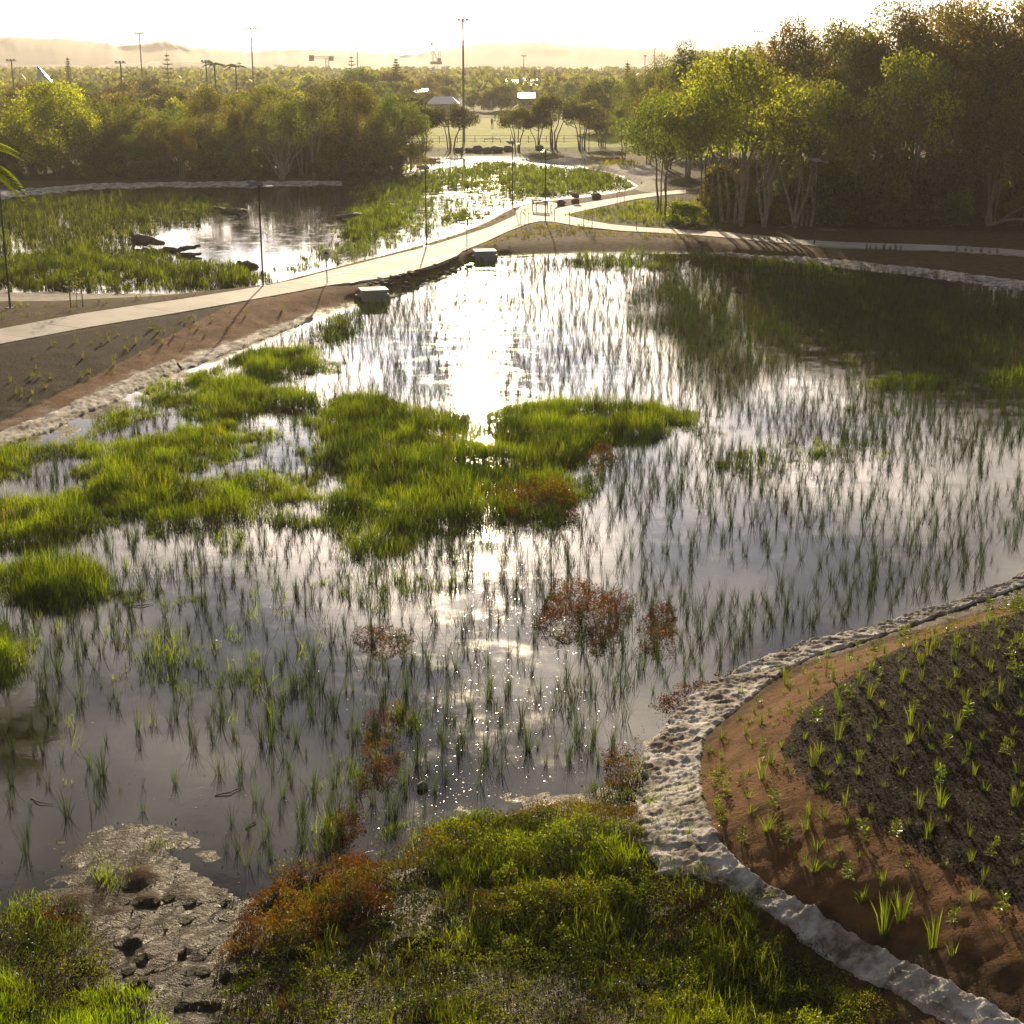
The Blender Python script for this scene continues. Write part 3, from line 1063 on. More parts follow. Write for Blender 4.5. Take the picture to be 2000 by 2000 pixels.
def make_norfolk(seed, H, rbase, tiers, dens):
    rng = np.random.default_rng(seed)
    P = []
    mb = MB()
    mb.tube([(0, 0, -0.3), (0, 0, H * 0.5), (0, 0, H)], [0.32, 0.18, 0.03], 6)
    for k in range(tiers):
        z = H * (0.22 + 0.75 * k / tiers)
        r = rbase * (1 - (k / tiers) ** 1.15) + 0.25
        for a in np.arange(6) * math.pi / 3 + rng.uniform(0, 1):
            rr = r * rng.uniform(0.8, 1.1)
            e = Vector((math.cos(a) * rr, math.sin(a) * rr, z + 0.12 * rr))
            mb.tube([(0, 0, z), e], [0.06, 0.02], 3)
            t = rng.uniform(0.15, 1, int(dens * rr))
            q = np.stack([t * e.x, t * e.y, z + t * 0.12 * rr], -1) + rng.normal(size=(len(t), 3)) * np.array([0.18, 0.18, 0.10])
            P.append(q)
    P = np.concatenate(P)
    V, q, tt = diamonds(rng, P, 0.45, 0.2, -0.2)
    cm = np_mesh("crown", V, [q], tt); cm.materials.append(MATS["tree_leaf"])
    tm = mb.mesh("trunk"); tm.materials.append(MATS["bark_dark"])
    return tm, cm


TREES["norfolk"] = make_norfolk(1, 16, 4.0, 15, 26)
TREES["norfolk_open"] = make_norfolk(2, 16, 3.8, 10, 11)
TREES["norfolk_thin"] = make_norfolk(3, 14, 1.3, 15, 34)


def make_palm(seed, H, nf, L, drop=1.0):
    rng = np.random.default_rng(seed)
    mb = MB()
    mb.tube([(0, 0, -0.3), (0.1, 0, H * 0.5), (0, 0.05, H)], [0.2, 0.15, 0.13], 7)
    tm = mb.mesh("trunk"); tm.materials.append(MATS["bark_dark"])
    V = []; F = []; T = []
    for i in range(nf):
        a = 2.4 * i + rng.uniform(-0.2, 0.2)
        el = rng.uniform(-0.2, 1.1)
        d = np.array([math.cos(a), math.sin(a), 0.0]); side = np.array([-d[1], d[0], 0])
        l = L * rng.uniform(0.85, 1.1)
        for k in range(26):
            t = (k + 1) / 26
            p = d * (l * t * math.cos(el * (1 - t * 0.5))) + np.array([0, 0, H + l * (t * math.sin(el) - drop * 0.62 * t * t)])
            ll = l * 0.30 * math.sin(math.pi * min(0.97, t * 0.85 + 0.14))
            for s in (-1, 1):
                e = p + side * s * ll * 0.8 + d * ll * 0.55 + np.array([0, 0, -ll * 0.35])
                wv = d * 0.055 * l / 2.6
                n = len(V)
                m = (p + e) / 2 + np.array([0, 0, 0.05 * ll])
                V += [p - wv * 0.4, p + wv * 0.4, m + wv, e, m - wv]
                F.append((n, n + 1, n + 2, n + 3, n + 4))
                T += [0.5 + 0.5 * rng.uniform()] * 5
    cm = np_mesh("fronds", np.array(V), [np.array(F)], np.array(T)); cm.materials.append(MATS["bank_leaf"])
    return tm, cm


TREES["palm"] = make_palm(4, 9.0, 15, 2.6)

OL = (1.0, 0.95, 0.8); BR = (1.2, 0.9, 0.75); GN = (1.0, 1.15, 0.8); YG = (2.0, 2.05, 0.95); DK = (0.7, 0.7, 0.7)  # YG: yellow green, brightened in the colour so front crowns look sunlit

# --- swamp forest on the right: named individuals first
put_tree("mid0", 1297, 188, 123, 9.9, "paperbark_tree", "small forked tree standing alone beside the path bend at the grassy triangle", wscale=0.8, color=GN)
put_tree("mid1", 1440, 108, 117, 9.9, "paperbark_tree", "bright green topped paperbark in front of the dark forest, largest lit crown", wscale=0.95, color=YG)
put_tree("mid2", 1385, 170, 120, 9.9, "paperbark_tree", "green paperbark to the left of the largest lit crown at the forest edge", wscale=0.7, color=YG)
put_tree("mid0", 1590, 165, 115, 9.9, "paperbark_tree", "medium paperbark right of the largest lit crown, pale slender stems", wscale=0.85, color=GN)
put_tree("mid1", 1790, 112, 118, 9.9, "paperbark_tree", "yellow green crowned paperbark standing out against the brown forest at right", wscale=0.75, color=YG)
back = [(1350, 95, 168, "tall0", 0.8, OL), (1420, 110, 160, "tall1", 0.8, GN), (1500, 95, 150, "tall2", 0.8, OL), (1560, 52, 140, "tall0", 0.85, BR), (1630, 40, 138, "tall3", 0.8, OL),
        (1690, 55, 134, "tall1", 0.8, BR), (1740, 12, 132, "tall2", 0.8, OL), (1800, 28, 130, "tall0", 0.85, BR), (1850, 5, 136, "tall3", 0.85, BR), (1905, -2, 128, "tall1", 0.9, BR),
        (1965, 15, 124, "tall2", 0.95, BR), (2030, 5, 122, "tall0", 1.0, BR), (2100, 0, 125, "tall3", 1.0, BR), (2180, 10, 118, "tall1", 1.0, OL), (2260, 5, 115, "tall2", 1.0, BR),
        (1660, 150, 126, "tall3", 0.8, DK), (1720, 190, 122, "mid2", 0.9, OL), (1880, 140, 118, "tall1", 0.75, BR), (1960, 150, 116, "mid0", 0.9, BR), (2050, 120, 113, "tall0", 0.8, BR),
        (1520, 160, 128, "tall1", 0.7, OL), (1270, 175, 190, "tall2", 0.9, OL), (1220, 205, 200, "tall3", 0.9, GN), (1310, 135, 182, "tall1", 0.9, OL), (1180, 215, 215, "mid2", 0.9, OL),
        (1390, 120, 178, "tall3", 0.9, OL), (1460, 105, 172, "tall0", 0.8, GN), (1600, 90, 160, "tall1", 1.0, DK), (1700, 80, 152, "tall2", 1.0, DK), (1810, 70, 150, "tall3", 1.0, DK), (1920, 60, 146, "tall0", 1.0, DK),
        (1240, 150, 250, "tall0", 1.0, OL), (1300, 112, 230, "tall2", 1.0, OL), (1380, 100, 225, "tall1", 1.1, OL)]
ORD = "first second third fourth fifth sixth seventh eighth ninth tenth eleventh twelfth thirteenth fourteenth fifteenth sixteenth".split()
rows_ = {"front": [], "middle": [], "back": []}
for t in back:
    rows_["front" if t[2] < 127 else "middle" if t[2] < 145 else "back"].append(t)
for rn, lst in rows_.items():
    for k, (u, v, Y, kd, ws, c) in enumerate(sorted(lst)):
        cn = {id(OL): "olive", id(BR): "brownish", id(GN): "green", id(DK): "dark"}[id(c)]
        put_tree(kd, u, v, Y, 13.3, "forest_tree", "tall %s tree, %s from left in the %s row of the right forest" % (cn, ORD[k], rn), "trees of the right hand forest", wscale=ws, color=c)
for i in range(34):
    u = 1400 + i * 22 + random.uniform(-12, 12)
    Y = random.uniform(115, 124) if i % 2 else random.uniform(122, 135)
    put_tree("bush%d" % (i % 3), u, 330 + random.uniform(-50, 45), Y, 3.3, "understorey_shrub", "dark understorey shrub under the right hand forest", "understorey shrubs of the right forest", cat="shrub",
             wscale=random.uniform(0.6, 1.0), color=random.choice([OL, BR, DK, GN]))
put_tree("bush1", 1340, 392, 117, 3.3, "understorey_shrub", "bright low shrub beside the small forked tree on the grassy triangle", cat="shrub", wscale=1.6, color=YG)
put_tree("bush0", 1400, 375, 119, 3.3, "understorey_shrub", "rounded shrub at the forest edge right of the small forked tree", cat="shrub", wscale=1.0, color=OL)

# --- trees along the left bank of the upper pond
left = [("dome0", 100, 148, 172, 10.4, 0.95, YG, "big rounded yellow green tree at the far left bank"),
        ("dome1", 20, 182, 186, 10.4, 0.9, OL, "dark olive tree behind the big rounded tree at far left"),
        ("dome1", 232, 178, 182, 10.4, 0.75, OL, "domed olive tree right of the big rounded yellow green tree"),
        ("mid0", 250, 262, 172, 10.4, 0.95, GN, "low spreading green tree right of the big rounded tree"),
        ("dome0", 310, 225, 176, 10.4, 0.9, OL, "low broad bushy tree in front of the blue roofed shed"),
        ("tall0", 400, 158, 178, 14.6, 0.9, OL, "brown crowned tall tree midway along the left bank"),
        ("tall2", 470, 178, 174, 14.6, 0.75, BR, "reddish slim tree right of the brown crowned tall tree"),
        ("tall1", 515, 148, 182, 14.6, 0.95, GN, "green tall tree behind the pale fan of bare stems"),
        ("mid1", 585, 188, 172, 10.4, 0.9, GN, "lighter green tree right of the pale fan of bare stems"),
        ("tall3", 655, 138, 176, 14.6, 1.0, OL, "large dark paperbark, tallest of the left bank trees"),
        ("tall0", 700, 150, 172, 14.6, 0.8, OL, "tall paperbark just right of the tallest left bank tree"),
        ("tall2", 752, 160, 178, 14.6, 0.7, GN, "last tall paperbark of the left bank, beside the sports field"),
        ("mid2", 798, 196, 186, 10.4, 0.65, GN, "smaller leaning tree at the right end of the left bank trees"),
        ("mid2", 350, 250, 169, 10.4, 0.7, BR, "short reddish tree above the pale shoreline strip")]
for kd, u, v, Y, hk, ws, c, lab in left:
    put_tree(kd, u, v, Y, hk, "bank_tree", lab, wscale=ws, color=c)
fill = [(-20, 205, 190), (55, 215, 176), (165, 205, 186), (200, 235, 175), (275, 205, 190), (345, 200, 190), (375, 225, 182), (440, 200, 188), (455, 240, 176), (545, 215, 188), (560, 250, 176), (620, 190, 186), (640, 245, 178), (690, 215, 184), (725, 235, 176), (770, 225, 184)]
for k, (u, v, Y) in enumerate(fill):
    put_tree("dome%d" % (k % 2), u, v, Y, 10.4, "bank_tree", "%s from left of the low bushy trees filling the left bank" % ORD[k], "low bushy trees of the left bank", wscale=random.uniform(0.8, 1.1), color=random.choice([OL, GN, DK]))
for i in range(30):
    u = -20 + i * 27 + random.uniform(-10, 10)
    put_tree("bush%d" % (i % 3), u, 300 + random.uniform(-25, 22), random.uniform(168, 180), 3.3, "understorey_shrub", "dark shrub under the left bank trees", "understorey shrubs of the left bank", cat="shrub",
             wscale=random.uniform(0.7, 1.2), color=random.choice([OL, BR, DK, GN]))

# --- shade trees at the edge of the sports field
figs = [("fig0", 825, 205, 222, 0.95, "round headed shade tree left of the opening to the sports field, second from it"),
        ("fig1", 880, 201, 224, 0.95, "round headed shade tree nearest the tall floodlight pole"),
        ("fig1", 1010, 203, 222, 0.8, "small light green shade tree just right of the sports field opening"),
        ("fig0", 1082, 178, 226, 0.9, "tallest shade tree in the row right of the sports field opening"),
        ("fig1", 1050, 210, 230, 0.9, "dark shade tree behind the small light green one"),
        ("fig0", 1138, 195, 223, 0.9, "rightmost large shade tree on the edge of the sports field"),
        ("fig1", 1175, 215, 232, 0.9, "shade tree half hidden behind the rightmost large one")]
for kd, u, v, Y, ws, lab in figs:
    put_tree(kd, u, v, Y, 8.3, "shade_tree", lab, "shade trees along the sports field", wscale=ws, color=DK if "dark" in lab or "round" in lab else OL)

# --- wooded suburb behind
rngf = np.random.default_rng(11)
mids = []
for i in range(64):
    u = rngf.uniform(-60, 790); Y = rngf.uniform(215, 420)
    mids.append((u, 150 + (420 - Y) * 0.16 + rngf.uniform(-10, 18), Y))
for i in range(26):
    u = rngf.uniform(1150, 1420); Y = rngf.uniform(240, 420)
    mids.append((u, 150 + (420 - Y) * 0.10 + rngf.uniform(-14, 16), Y))
for u, v, Y in ((760, 130, 420), (700, 128, 400), (800, 165, 380), (835, 172, 400), (870, 165, 430), (925, 175, 400), (980, 158, 395), (955, 175, 390), (990, 172, 405), (1035, 172, 430), (1080, 165, 440), (1110, 160, 420), (1140, 150, 430), (860, 140, 520), (840, 150, 480),
                (1090, 142, 520), (1130, 140, 500), (1060, 150, 560)):
    mids.append((u, v, Y))
for i, (u, v, Y) in enumerate(mids):
    put_tree("far%d" % (i % 3), u, v, Y, 9.4, "suburb_tree", "hazy tree in the wooded suburb beyond the pond and field", "trees of the wooded suburb", wscale=rngf.uniform(0.85, 1.3),
             color=random.choice([OL, GN, BR, OL, YG, DK]), base_z=0.8)
put_tree("norfolk_open", 325, 95, 420, 16.2, "norfolk_pine", "open tiered pine left of centre, rising above the left bank trees", color=OL, wscale=0.9)
put_tree("norfolk_thin", 131, 107, 480, 14.2, "norfolk_pine", "slim columnar pine at far left before the hills", color=OL)
put_tree("norfolk_open", 686, 101, 480, 16.2, "norfolk_pine", "sparse tiered pine beside the thin floodlight pole", color=OL, wscale=0.9)
put_tree("norfolk", 773, 108, 430, 16.2, "norfolk_pine", "dense dark conical pine left of the luffing crane", color=DK, wscale=0.95)
put_tree("norfolk_thin", 1226, 117, 420, 14.2, "norfolk_pine", "small thin pine above the trees right of the field", color=OL, wscale=1.4)
put_tree("norfolk", 1088, 128, 560, 16.2, "norfolk_pine", "small dense pine right of the long white roofs", color=OL, wscale=0.8)
put_tree("palm", 418, 112, 380, 10.2, "palm_tree", "taller fan headed palm of the pair over the left trees", color=OL)
put_tree("palm", 460, 117, 390, 10.2, "palm_tree", "shorter palm of the pair over the left trees", color=OL)
# a distant belt of woodland that reads as one mass
rngw = np.random.default_rng(5)
nw = 2600
Yw = rngw.uniform(480, 1400, nw)
Xw = (rngw.uniform(-80, 2080, nw) - 1000) / FPX * Yw
P = []
for x, y in zip(Xw, Yw):
    h = rngw.uniform(4, 9)
    m = 16
    d = rngw.normal(size=(m, 3)); d /= np.linalg.norm(d, axis=1)[:, None]
    P.append(np.array([x, y, 0.9 + h * 0.5]) + d * np.array([h * 0.55, h * 0.55, h * 0.5]))
P = np.concatenate(P)
sz = 1.0 + (P[:, 1] - 480) / 700
V, q, tt = diamonds(rngw, P, sz * 2.2, sz * 1.6, 0.0)
o = link("woodland", np_mesh("woodland", V, [q], tt), "tree_leaf")
tag(o, "distant belt of hazy woodland below the hills", "woodland", kind="stuff")

# pale bare stems fanning out on the left bank
def bare_fan(u, v, vtop, Y, n, label, wid):
    x, y, zt = AT(u, vtop, Y)
    z0 = H1(x, Y)
    root = empty("bare_tree", (x, Y, z0 - 0.1)); tag(root, label, "tree")
    h = zt - z0
    for i in range(n):
        a = -wid + 2 * wid * i / (n - 1) + random.uniform(-0.06, 0.06)
        pts = [(0, 0, 0)]
        for k in range(1, 5):
            t = k / 4
            pts.append((math.sin(a) * h * t * (0.75 + 0.2 * t) + random.uniform(-0.12, 0.12), random.uniform(-0.3, 0.3) * t, h * t * math.cos(a) * random.uniform(0.95, 1.03)))
        mb = MB().tube(pts, [0.13, 0.11, 0.09, 0.06, 0.03], 5)
        p = Vector(pts[2])
        mb.tube([p, p + Vector((random.uniform(-1, 1), 0.2, h * 0.35))], [0.06, 0.02], 4)
        mb.build("stem", "bark_pale", root)
    return root


bare_fan(547, 342, 250, 168.5, 8, "pale bare stems fanning out on the left bank", 0.6)
bare_fan(610, 342, 232, 168.5, 3, "three pale slim stems below the lighter green tree", 0.16)
bare_fan(1500, 447, 275, 114, 4, "slender pale stems rising at the forest edge by the right path", 0.2)
bare_fan(1560, 440, 290, 113.6, 3, "bent pale stems beside the lamp on the right path", 0.28)
bare_fan(1455, 437, 270, 114.5, 3, "thick pale trunks under the largest lit crown", 0.14)

# ------------------------------------------------------------------ pond plants
RNG = np.random.default_rng(42)


def grass_mass(name, label, polys, dens, h, width, mat="grass_blade", lean=(0.05, 0.5), color=(1, 1, 1), hn=0.5, tn=0.0, rag=1.0, gap=0.7):
    """a patch of grass nobody could count: tufts of blades, taller and shorter in turn"""
    Vs = []; Q = []; T = []; tt = []; off = 0
    for p in polys:
        # tufts
        gw = rag * min(1.0, h / 0.5)
        lo_, hi_ = p.min(0) - gw, p.max(0) + gw
        n_ = int((hi_[0] - lo_[0]) * (hi_[1] - lo_[1]) * dens)
        x0 = RNG.uniform(lo_[0], hi_[0], n_); y0 = RNG.uniform(lo_[1], hi_[1], n_)
        per = 12
        sd_ = sdf(x0, y0, p)
        k_ = sd_ + gw * (3.0 * fbm(x0 * 0.8, y0 * 0.8, 15, 4) + 0.45) > RNG.exponential(0.35, len(x0)) * gw
        k_ &= np.clip(gap + 2.6 * fbm(x0 * 1.5, y0 * 1.5, 19, 3), 0.12, 1) > RNG.uniform(0, 1, len(x0))
        sd_ = np.maximum(sd_, 0.02)
        x0, y0, sd_ = x0[k_], y0[k_], sd_[k_]
        # hummocks: the mat swells and sinks, tufts sit on it
        e = np.clip(sd_ / (0.8 * h + 0.1), 0.15, 1)
        hum = np.clip(0.5 + 3.2 * fbm(x0 * (0.75 / max(h, 0.3)) * 0.6, y0 * (0.75 / max(h, 0.3)) * 0.6, 5, 3), 0, 1)
        fine_ = np.clip(0.5 + 2.0 * fbm(x0 * 2.6, y0 * 2.6, 8, 2), 0, 1)
        hh = h * (0.42 + hn * (0.7 * hum + 0.7 * fine_)) * (0.5 + 0.5 * e) * RNG.uniform(0.75, 1.2, len(x0))
        tb = np.clip(0.40 + 1.7 * fbm(x0 * 1.1, y0 * 1.1, 31, 4) + tn, 0, 1)
        x = np.repeat(x0, per) + RNG.normal(size=len(x0) * per) * 0.07
        y = np.repeat(y0, per) + RNG.normal(size=len(x0) * per) * 0.07
        lift = np.repeat(hum * e * h * 0.55, per) * RNG.uniform(0.0, 1.0, len(x))
        z = np.maximum(np.repeat(HT(x0, y0), per), -0.05) - 0.02 + lift
        hb = np.repeat(hh, per) * RNG.uniform(0.45, 1.1, len(x))
        ln = np.minimum(RNG.uniform(*lean, len(x)) * RNG.uniform(0.8, 1.9, len(x)), 1.0)
        V, q, t, ti = blades(RNG, x, y, z, hb, ln, 0.62 * width * RNG.uniform(0.6, 1.3, len(x)),
                             tint=np.clip(np.repeat(tb, per) + RNG.normal(0, 0.26, len(x)), 0, 1))
        Vs.append(V); Q.append(q + off); T.append(t + off); tt.append(ti); off += len(V)
    me = np_mesh(name, np.concatenate(Vs), [np.concatenate(Q), np.concatenate(T)], np.concatenate(tt))
    o = link(name, me, mat, color=color)
    tag(o, label, "grass", kind="stuff")
    return o


def weed_mass(name, label, polys, dens, h, leaf, tn=0.0, mat="weed_leaf", color=(1, 1, 1)):
    """low leafy herbs, leaves scattered through a hummocky layer"""
    Vs = []; Q = []; tt = []; off = 0
    for p in polys:
        x, y = scatter(RNG, p, dens)
        if len(x) == 0:
            continue
        sd_ = sdf(x, y, p)
        k_ = sd_ > 1.3 * np.abs(fbm(x * 1.4, y * 1.4, 15, 3)) * RNG.uniform(0, 1.5, len(x))
        x, y, sd_ = x[k_], y[k_], sd_[k_]
        e = np.clip(sd_ / 0.6, 0.1, 1)
        hum = np.clip(0.42 + 2.0 * fbm(x * 1.3, y * 1.3, 77, 3) + 2.0 * fbm(x * 4.5, y * 4.5, 78, 3), 0.03, 1)
        hh = h * 1.5 * hum * (0.35 + 0.65 * e)
        z = np.maximum(HT(x, y), -0.02) + hh * RNG.uniform(0.02, 1, len(x)) ** 0.6
        tb = np.clip(0.45 + 2.2 * fbm(x * 0.9, y * 0.9, 55, 4) + tn + RNG.normal(0, 0.18, len(x)), 0, 1)
        V, q, ti = diamonds(RNG, np.stack([x, y, z], -1), leaf * RNG.uniform(0.5, 1.9, len(x)), leaf * 0.5, -0.3, tb)
        Vs.append(V); Q.append(q + off); tt.append(ti); off += len(V)
    me = np_mesh(name, np.concatenate(Vs), [np.concatenate(Q)], np.concatenate(tt))
    o = link(name, me, mat, color=color)
    tag(o, label, "weeds", kind="stuff")
    return o


ISLAND = [blob([(600, 790), (640, 760), (700, 748), (780, 772), (860, 785), (940, 775), (1000, 762), (1100, 768), (1200, 765), (1285, 785), (1255, 820), (1150, 845), (1080, 885), (1100, 940), (1080, 985),
                (960, 990), (820, 1010), (720, 1025), (650, 1035), (610, 1000), (570, 950), (640, 920), (590, 870)], seed=1)]
grass_mass("marsh_grass", "large bright green island of marsh grass in the middle of the pond", ISLAND, 50, 0.62, 0.020, tn=0.1, gap=1.1)
LEFTM = [blob([(450, 670), (520, 660), (600, 665), (605, 700), (520, 712), (440, 706)], seed=2),
         blob([(335, 740), (430, 722), (520, 735), (620, 752), (612, 778), (500, 775), (430, 808), (350, 790)], seed=3),
         blob([(165, 880), (220, 835), (330, 810), (440, 812), (470, 850), (400, 880), (365, 860), (345, 900), (430, 925), (550, 945), (550, 972), (440, 995), (300, 1010), (200, 985), (165, 930)], seed=4),
         blob([(-60, 960), (60, 950), (170, 945), (220, 985), (120, 1020), (60, 1035), (-60, 1035)], seed=5),
         blob([(490, 815), (540, 810), (545, 840), (500, 845)], seed=6), blob([(450, 900), (530, 890), (560, 930), (470, 940)], seed=7),
         blob([(-60, 880), (0, 862), (80, 850), (170, 815), (230, 775), (250, 782), (180, 835), (80, 880), (-60, 920)], seed=8, wob=0.2),
         blob([(240, 775), (330, 730), (440, 680), (445, 690), (340, 745), (250, 790)], seed=9, wob=0.2)]
grass_mass("marsh_grass", "bright green marsh grass spreading along the left side of the pond", LEFTM, 50, 0.60, 0.020, tn=0.15, gap=1.0)
HUMP = [blob([(-60, 1085), (60, 1065), (200, 1068), (232, 1095), (225, 1128), (120, 1145), (-60, 1135)], seed=10, wob=0.25)]
grass_mass("marsh_grass", "thick dark sided hump of marsh grass at the left edge of the pond", HUMP, 85, 0.68, 0.018, tn=0.1, rag=0.5, gap=1.2)
EDGE = [blob([(-60, 1180), (0, 1175), (60, 1200), (64, 1262), (0, 1300), (-60, 1300)], seed=11, wob=0.2)]
grass_mass("marsh_grass", "bright clump of marsh grass cut by the left picture edge", EDGE, 85, 0.62, 0.018, tn=0.2, rag=0.5, gap=1.2)
TUFTS = [blob([(1385, 865), (1480, 838), (1492, 880), (1440, 905), (1380, 900)], seed=12), blob([(1500, 850), (1560, 840), (1570, 865), (1510, 870)], seed=13),
         blob([(1590, 845), (1650, 835), (1660, 860), (1600, 865)], seed=14), blob([(1290, 800), (1350, 790), (1370, 815), (1300, 825)], seed=15),
         blob([(1640, 722), (1720, 708), (1800, 712), (1790, 730), (1650, 738)], seed=16), blob([(1850, 705), (1960, 700), (1990, 725), (1860, 730)], seed=17),
         blob([(1580, 770), (1680, 765), (1690, 780), (1590, 785)], seed=18)]
grass_mass("marsh_grass", "small tufts of marsh grass among the sedges right of the island", TUFTS, 26, 0.5, 0.022)
OLIVE = [blob([(655, 1030), (780, 1030), (798, 1110), (760, 1195), (690, 1170), (652, 1115)], seed=19), blob([(830, 1030), (890, 1030), (880, 1120), (835, 1110)], seed=20),
         blob([(235, 1225), (400, 1190), (400, 1225), (340, 1285), (262, 1275)], seed=21, wob=0.2), blob([(425, 1275), (500, 1245), (560, 1255), (600, 1320), (560, 1340), (430, 1318)], seed=22, wob=0.2),
         blob([(230, 1120), (300, 1100), (330, 1130), (260, 1150)], seed=23, wob=0.2), blob([(330, 1010), (440, 1000), (540, 1010), (520, 1040), (400, 1050)], seed=24)]
grass_mass("marsh_grass", "olive marsh grass tufts standing in the water below the island", OLIVE, 24, 0.5, 0.02)
NORTHG = [blob([(605, 610), (690, 588), (692, 620), (640, 650), (600, 655)], seed=25), blob([(1080, 486), (1180, 482), (1290, 484), (1290, 505), (1180, 510), (1090, 505)], seed=26, wob=0.6),
          blob([(1300, 483), (1440, 492), (1560, 506), (1560, 520), (1420, 512), (1300, 500)], seed=27, wob=0.6)]
grass_mass("marsh_grass", "marsh grass along the far shore near the concrete pits", NORTHG, 14, 0.6, 0.03)
FARR = [blob([(1090, 500), (1300, 500), (1450, 505), (1700, 530), (1990, 570), (1990, 715), (1800, 700), (1640, 700), (1480, 640), (1320, 610), (1180, 560)], seed=80, wob=1.0)]
grass_mass("marsh_reeds", "olive brown reeds thickly covering the shaded far right of the pond", FARR, 2.6, 0.5, 0.026, "sedge_blade", color=(2.4, 2.0, 1.0), rag=2.0, gap=0.5)
SCAT = [blob([(120, 1020), (640, 1010), (640, 1300), (560, 1420), (300, 1480), (60, 1450), (30, 1150)], seed=81)]
grass_mass("marsh_grass", "scattered bright tufts in the open water at left", SCAT, 0.9, 0.5, 0.02, tn=0.3)
SCAT2 = [blob([(620, 1040), (1120, 1020), (1300, 1150), (1200, 1380), (900, 1480), (640, 1350)], seed=82)]
grass_mass("marsh_grass", "scattered dark olive tufts in the glittering water below the island", SCAT2, 1.6, 0.5, 0.02, "sedge_blade", color=(1.8, 1.5, 0.7))
COVER = [blob([(-60, 1720), (60, 1690), (150, 1700), (215, 1780), (225, 1900), (200, 2040), (-60, 2040)], z=0.08, seed=83, wob=0.1),
         blob([(530, 1700), (700, 1610), (900, 1540), (1200, 1490), (1225, 1640), (1400, 1720), (1560, 1850), (1700, 1990), (430, 2040), (410, 1880), (480, 1800)], z=0.08, seed=84, wob=0.1)]
grass_mass("ground_cover", "patchy low brown and olive growth over the near mud", COVER, 26, 0.16, 0.010, "weed_leaf", tn=0.2, lean=(0.2, 0.8), rag=0.6)
grass_mass("ground_cover", "patchy low green growth over the near mud", COVER, 26, 0.26, 0.011, tn=0.0, lean=(0.1, 0.7), rag=0.6)
weed_mass("leafy_herbs", "patchy olive herbs creeping over the near mud", COVER, 1900, 0.22, 0.028, 0.0, "grass_blade", (0.9, 0.75, 0.9))
# foreground
FG = [blob([(790, 1560), (900, 1520), (1010, 1530), (1120, 1560), (1215, 1590), (1222, 1680), (1160, 1810), (1010, 1830), (850, 1770), (900, 1700), (830, 1640)], z=0.1, seed=28, wob=0.15)]
grass_mass("foreground_grass", "tangled green grass and weeds on the near shore at bottom centre", FG, 75, 0.36, 0.012, color=(1.0, 1.0, 0.9), tn=0.1, gap=0.5)
weed_mass("leafy_herbs", "bushy bright green herbs on the near shore at bottom centre", FG, 3000, 0.26, 0.032, 0.18, "grass_blade", (1.15, 1.1, 1.0))
FGL = [blob([(-80, 1860), (60, 1860), (160, 1900), (260, 1960), (300, 2040), (-80, 2040)], z=0.1, seed=29, wob=0.12)]
grass_mass("foreground_grass", "vivid green grass in the bottom left corner", FGL, 170, 0.34, 0.013, gap=1.1, tn=0.35, color=(1.1, 1.2, 0.9))
FGR = [blob([(1205, 1820), (1300, 1775), (1420, 1760), (1465, 1830), (1600, 1890), (1640, 1980), (1600, 2040), (1230, 2040)], z=0.1, seed=30, wob=0.12),
       blob([(680, 1920), (760, 1880), (850, 1860), (940, 1910), (920, 1990), (680, 1990)], z=0.1, seed=31, wob=0.12)]
grass_mass("foreground_grass", "yellow green grass at the bottom of the picture beside the erosion cloth", FGR, 95, 0.32, 0.011, tn=0.15, color=(1.1, 1.0, 0.8), gap=0.5)
weed_mass("leafy_herbs", "yellow green herbs beside the lower end of the erosion cloth", FGR, 2300, 0.22, 0.03, 0.2, "grass_blade", (1.3, 1.15, 0.9))
FGM = [blob([(150, 1620), (240, 1600), (245, 1690), (170, 1710)], z=0.05, seed=32, wob=0.1), blob([(0, 1710), (70, 1700), (160, 1760), (120, 1800), (0, 1790)], z=0.1, seed=33, wob=0.1),
       blob([(280, 1580), (330, 1575), (335, 1600), (285, 1605)], z=0.05, seed=34, wob=0.08), blob([(570, 1560), (650, 1530), (680, 1560), (620, 1630), (570, 1620)], z=0.05, seed=35, wob=0.1),
       blob([(640, 1420), (690, 1400), (690, 1470), (640, 1480)], z=0.05, seed=36, wob=0.1), blob([(720, 1330), (780, 1320), (785, 1370), (725, 1380)], z=0, seed=37, wob=0.1),
       blob([(1140, 1440), (1215, 1420), (1215, 1490), (1140, 1490)], z=0.05, seed=38, wob=0.1)]
grass_mass("foreground_grass", "scattered grass tufts on the churned mud at lower left", FGM, 60, 0.36, 0.014, tn=0.1)
LOWR = [blob([(1230, 1690), (1330, 1690), (1420, 1740), (1520, 1810), (1620, 1890), (1720, 1960), (1560, 1990), (1480, 1880), (1350, 1790), (1240, 1760)], z=0.2, seed=39, wob=0.1)]
weed_mass("leafy_herbs", "sparse herbs on the dark mud against the lower edge of the erosion cloth", LOWR, 700, 0.16, 0.03, 0.1)
grass_mass("foreground_grass", "thin grass on the dark mud against the lower edge of the erosion cloth", LOWR, 22, 0.22, 0.011, gap=0.4)
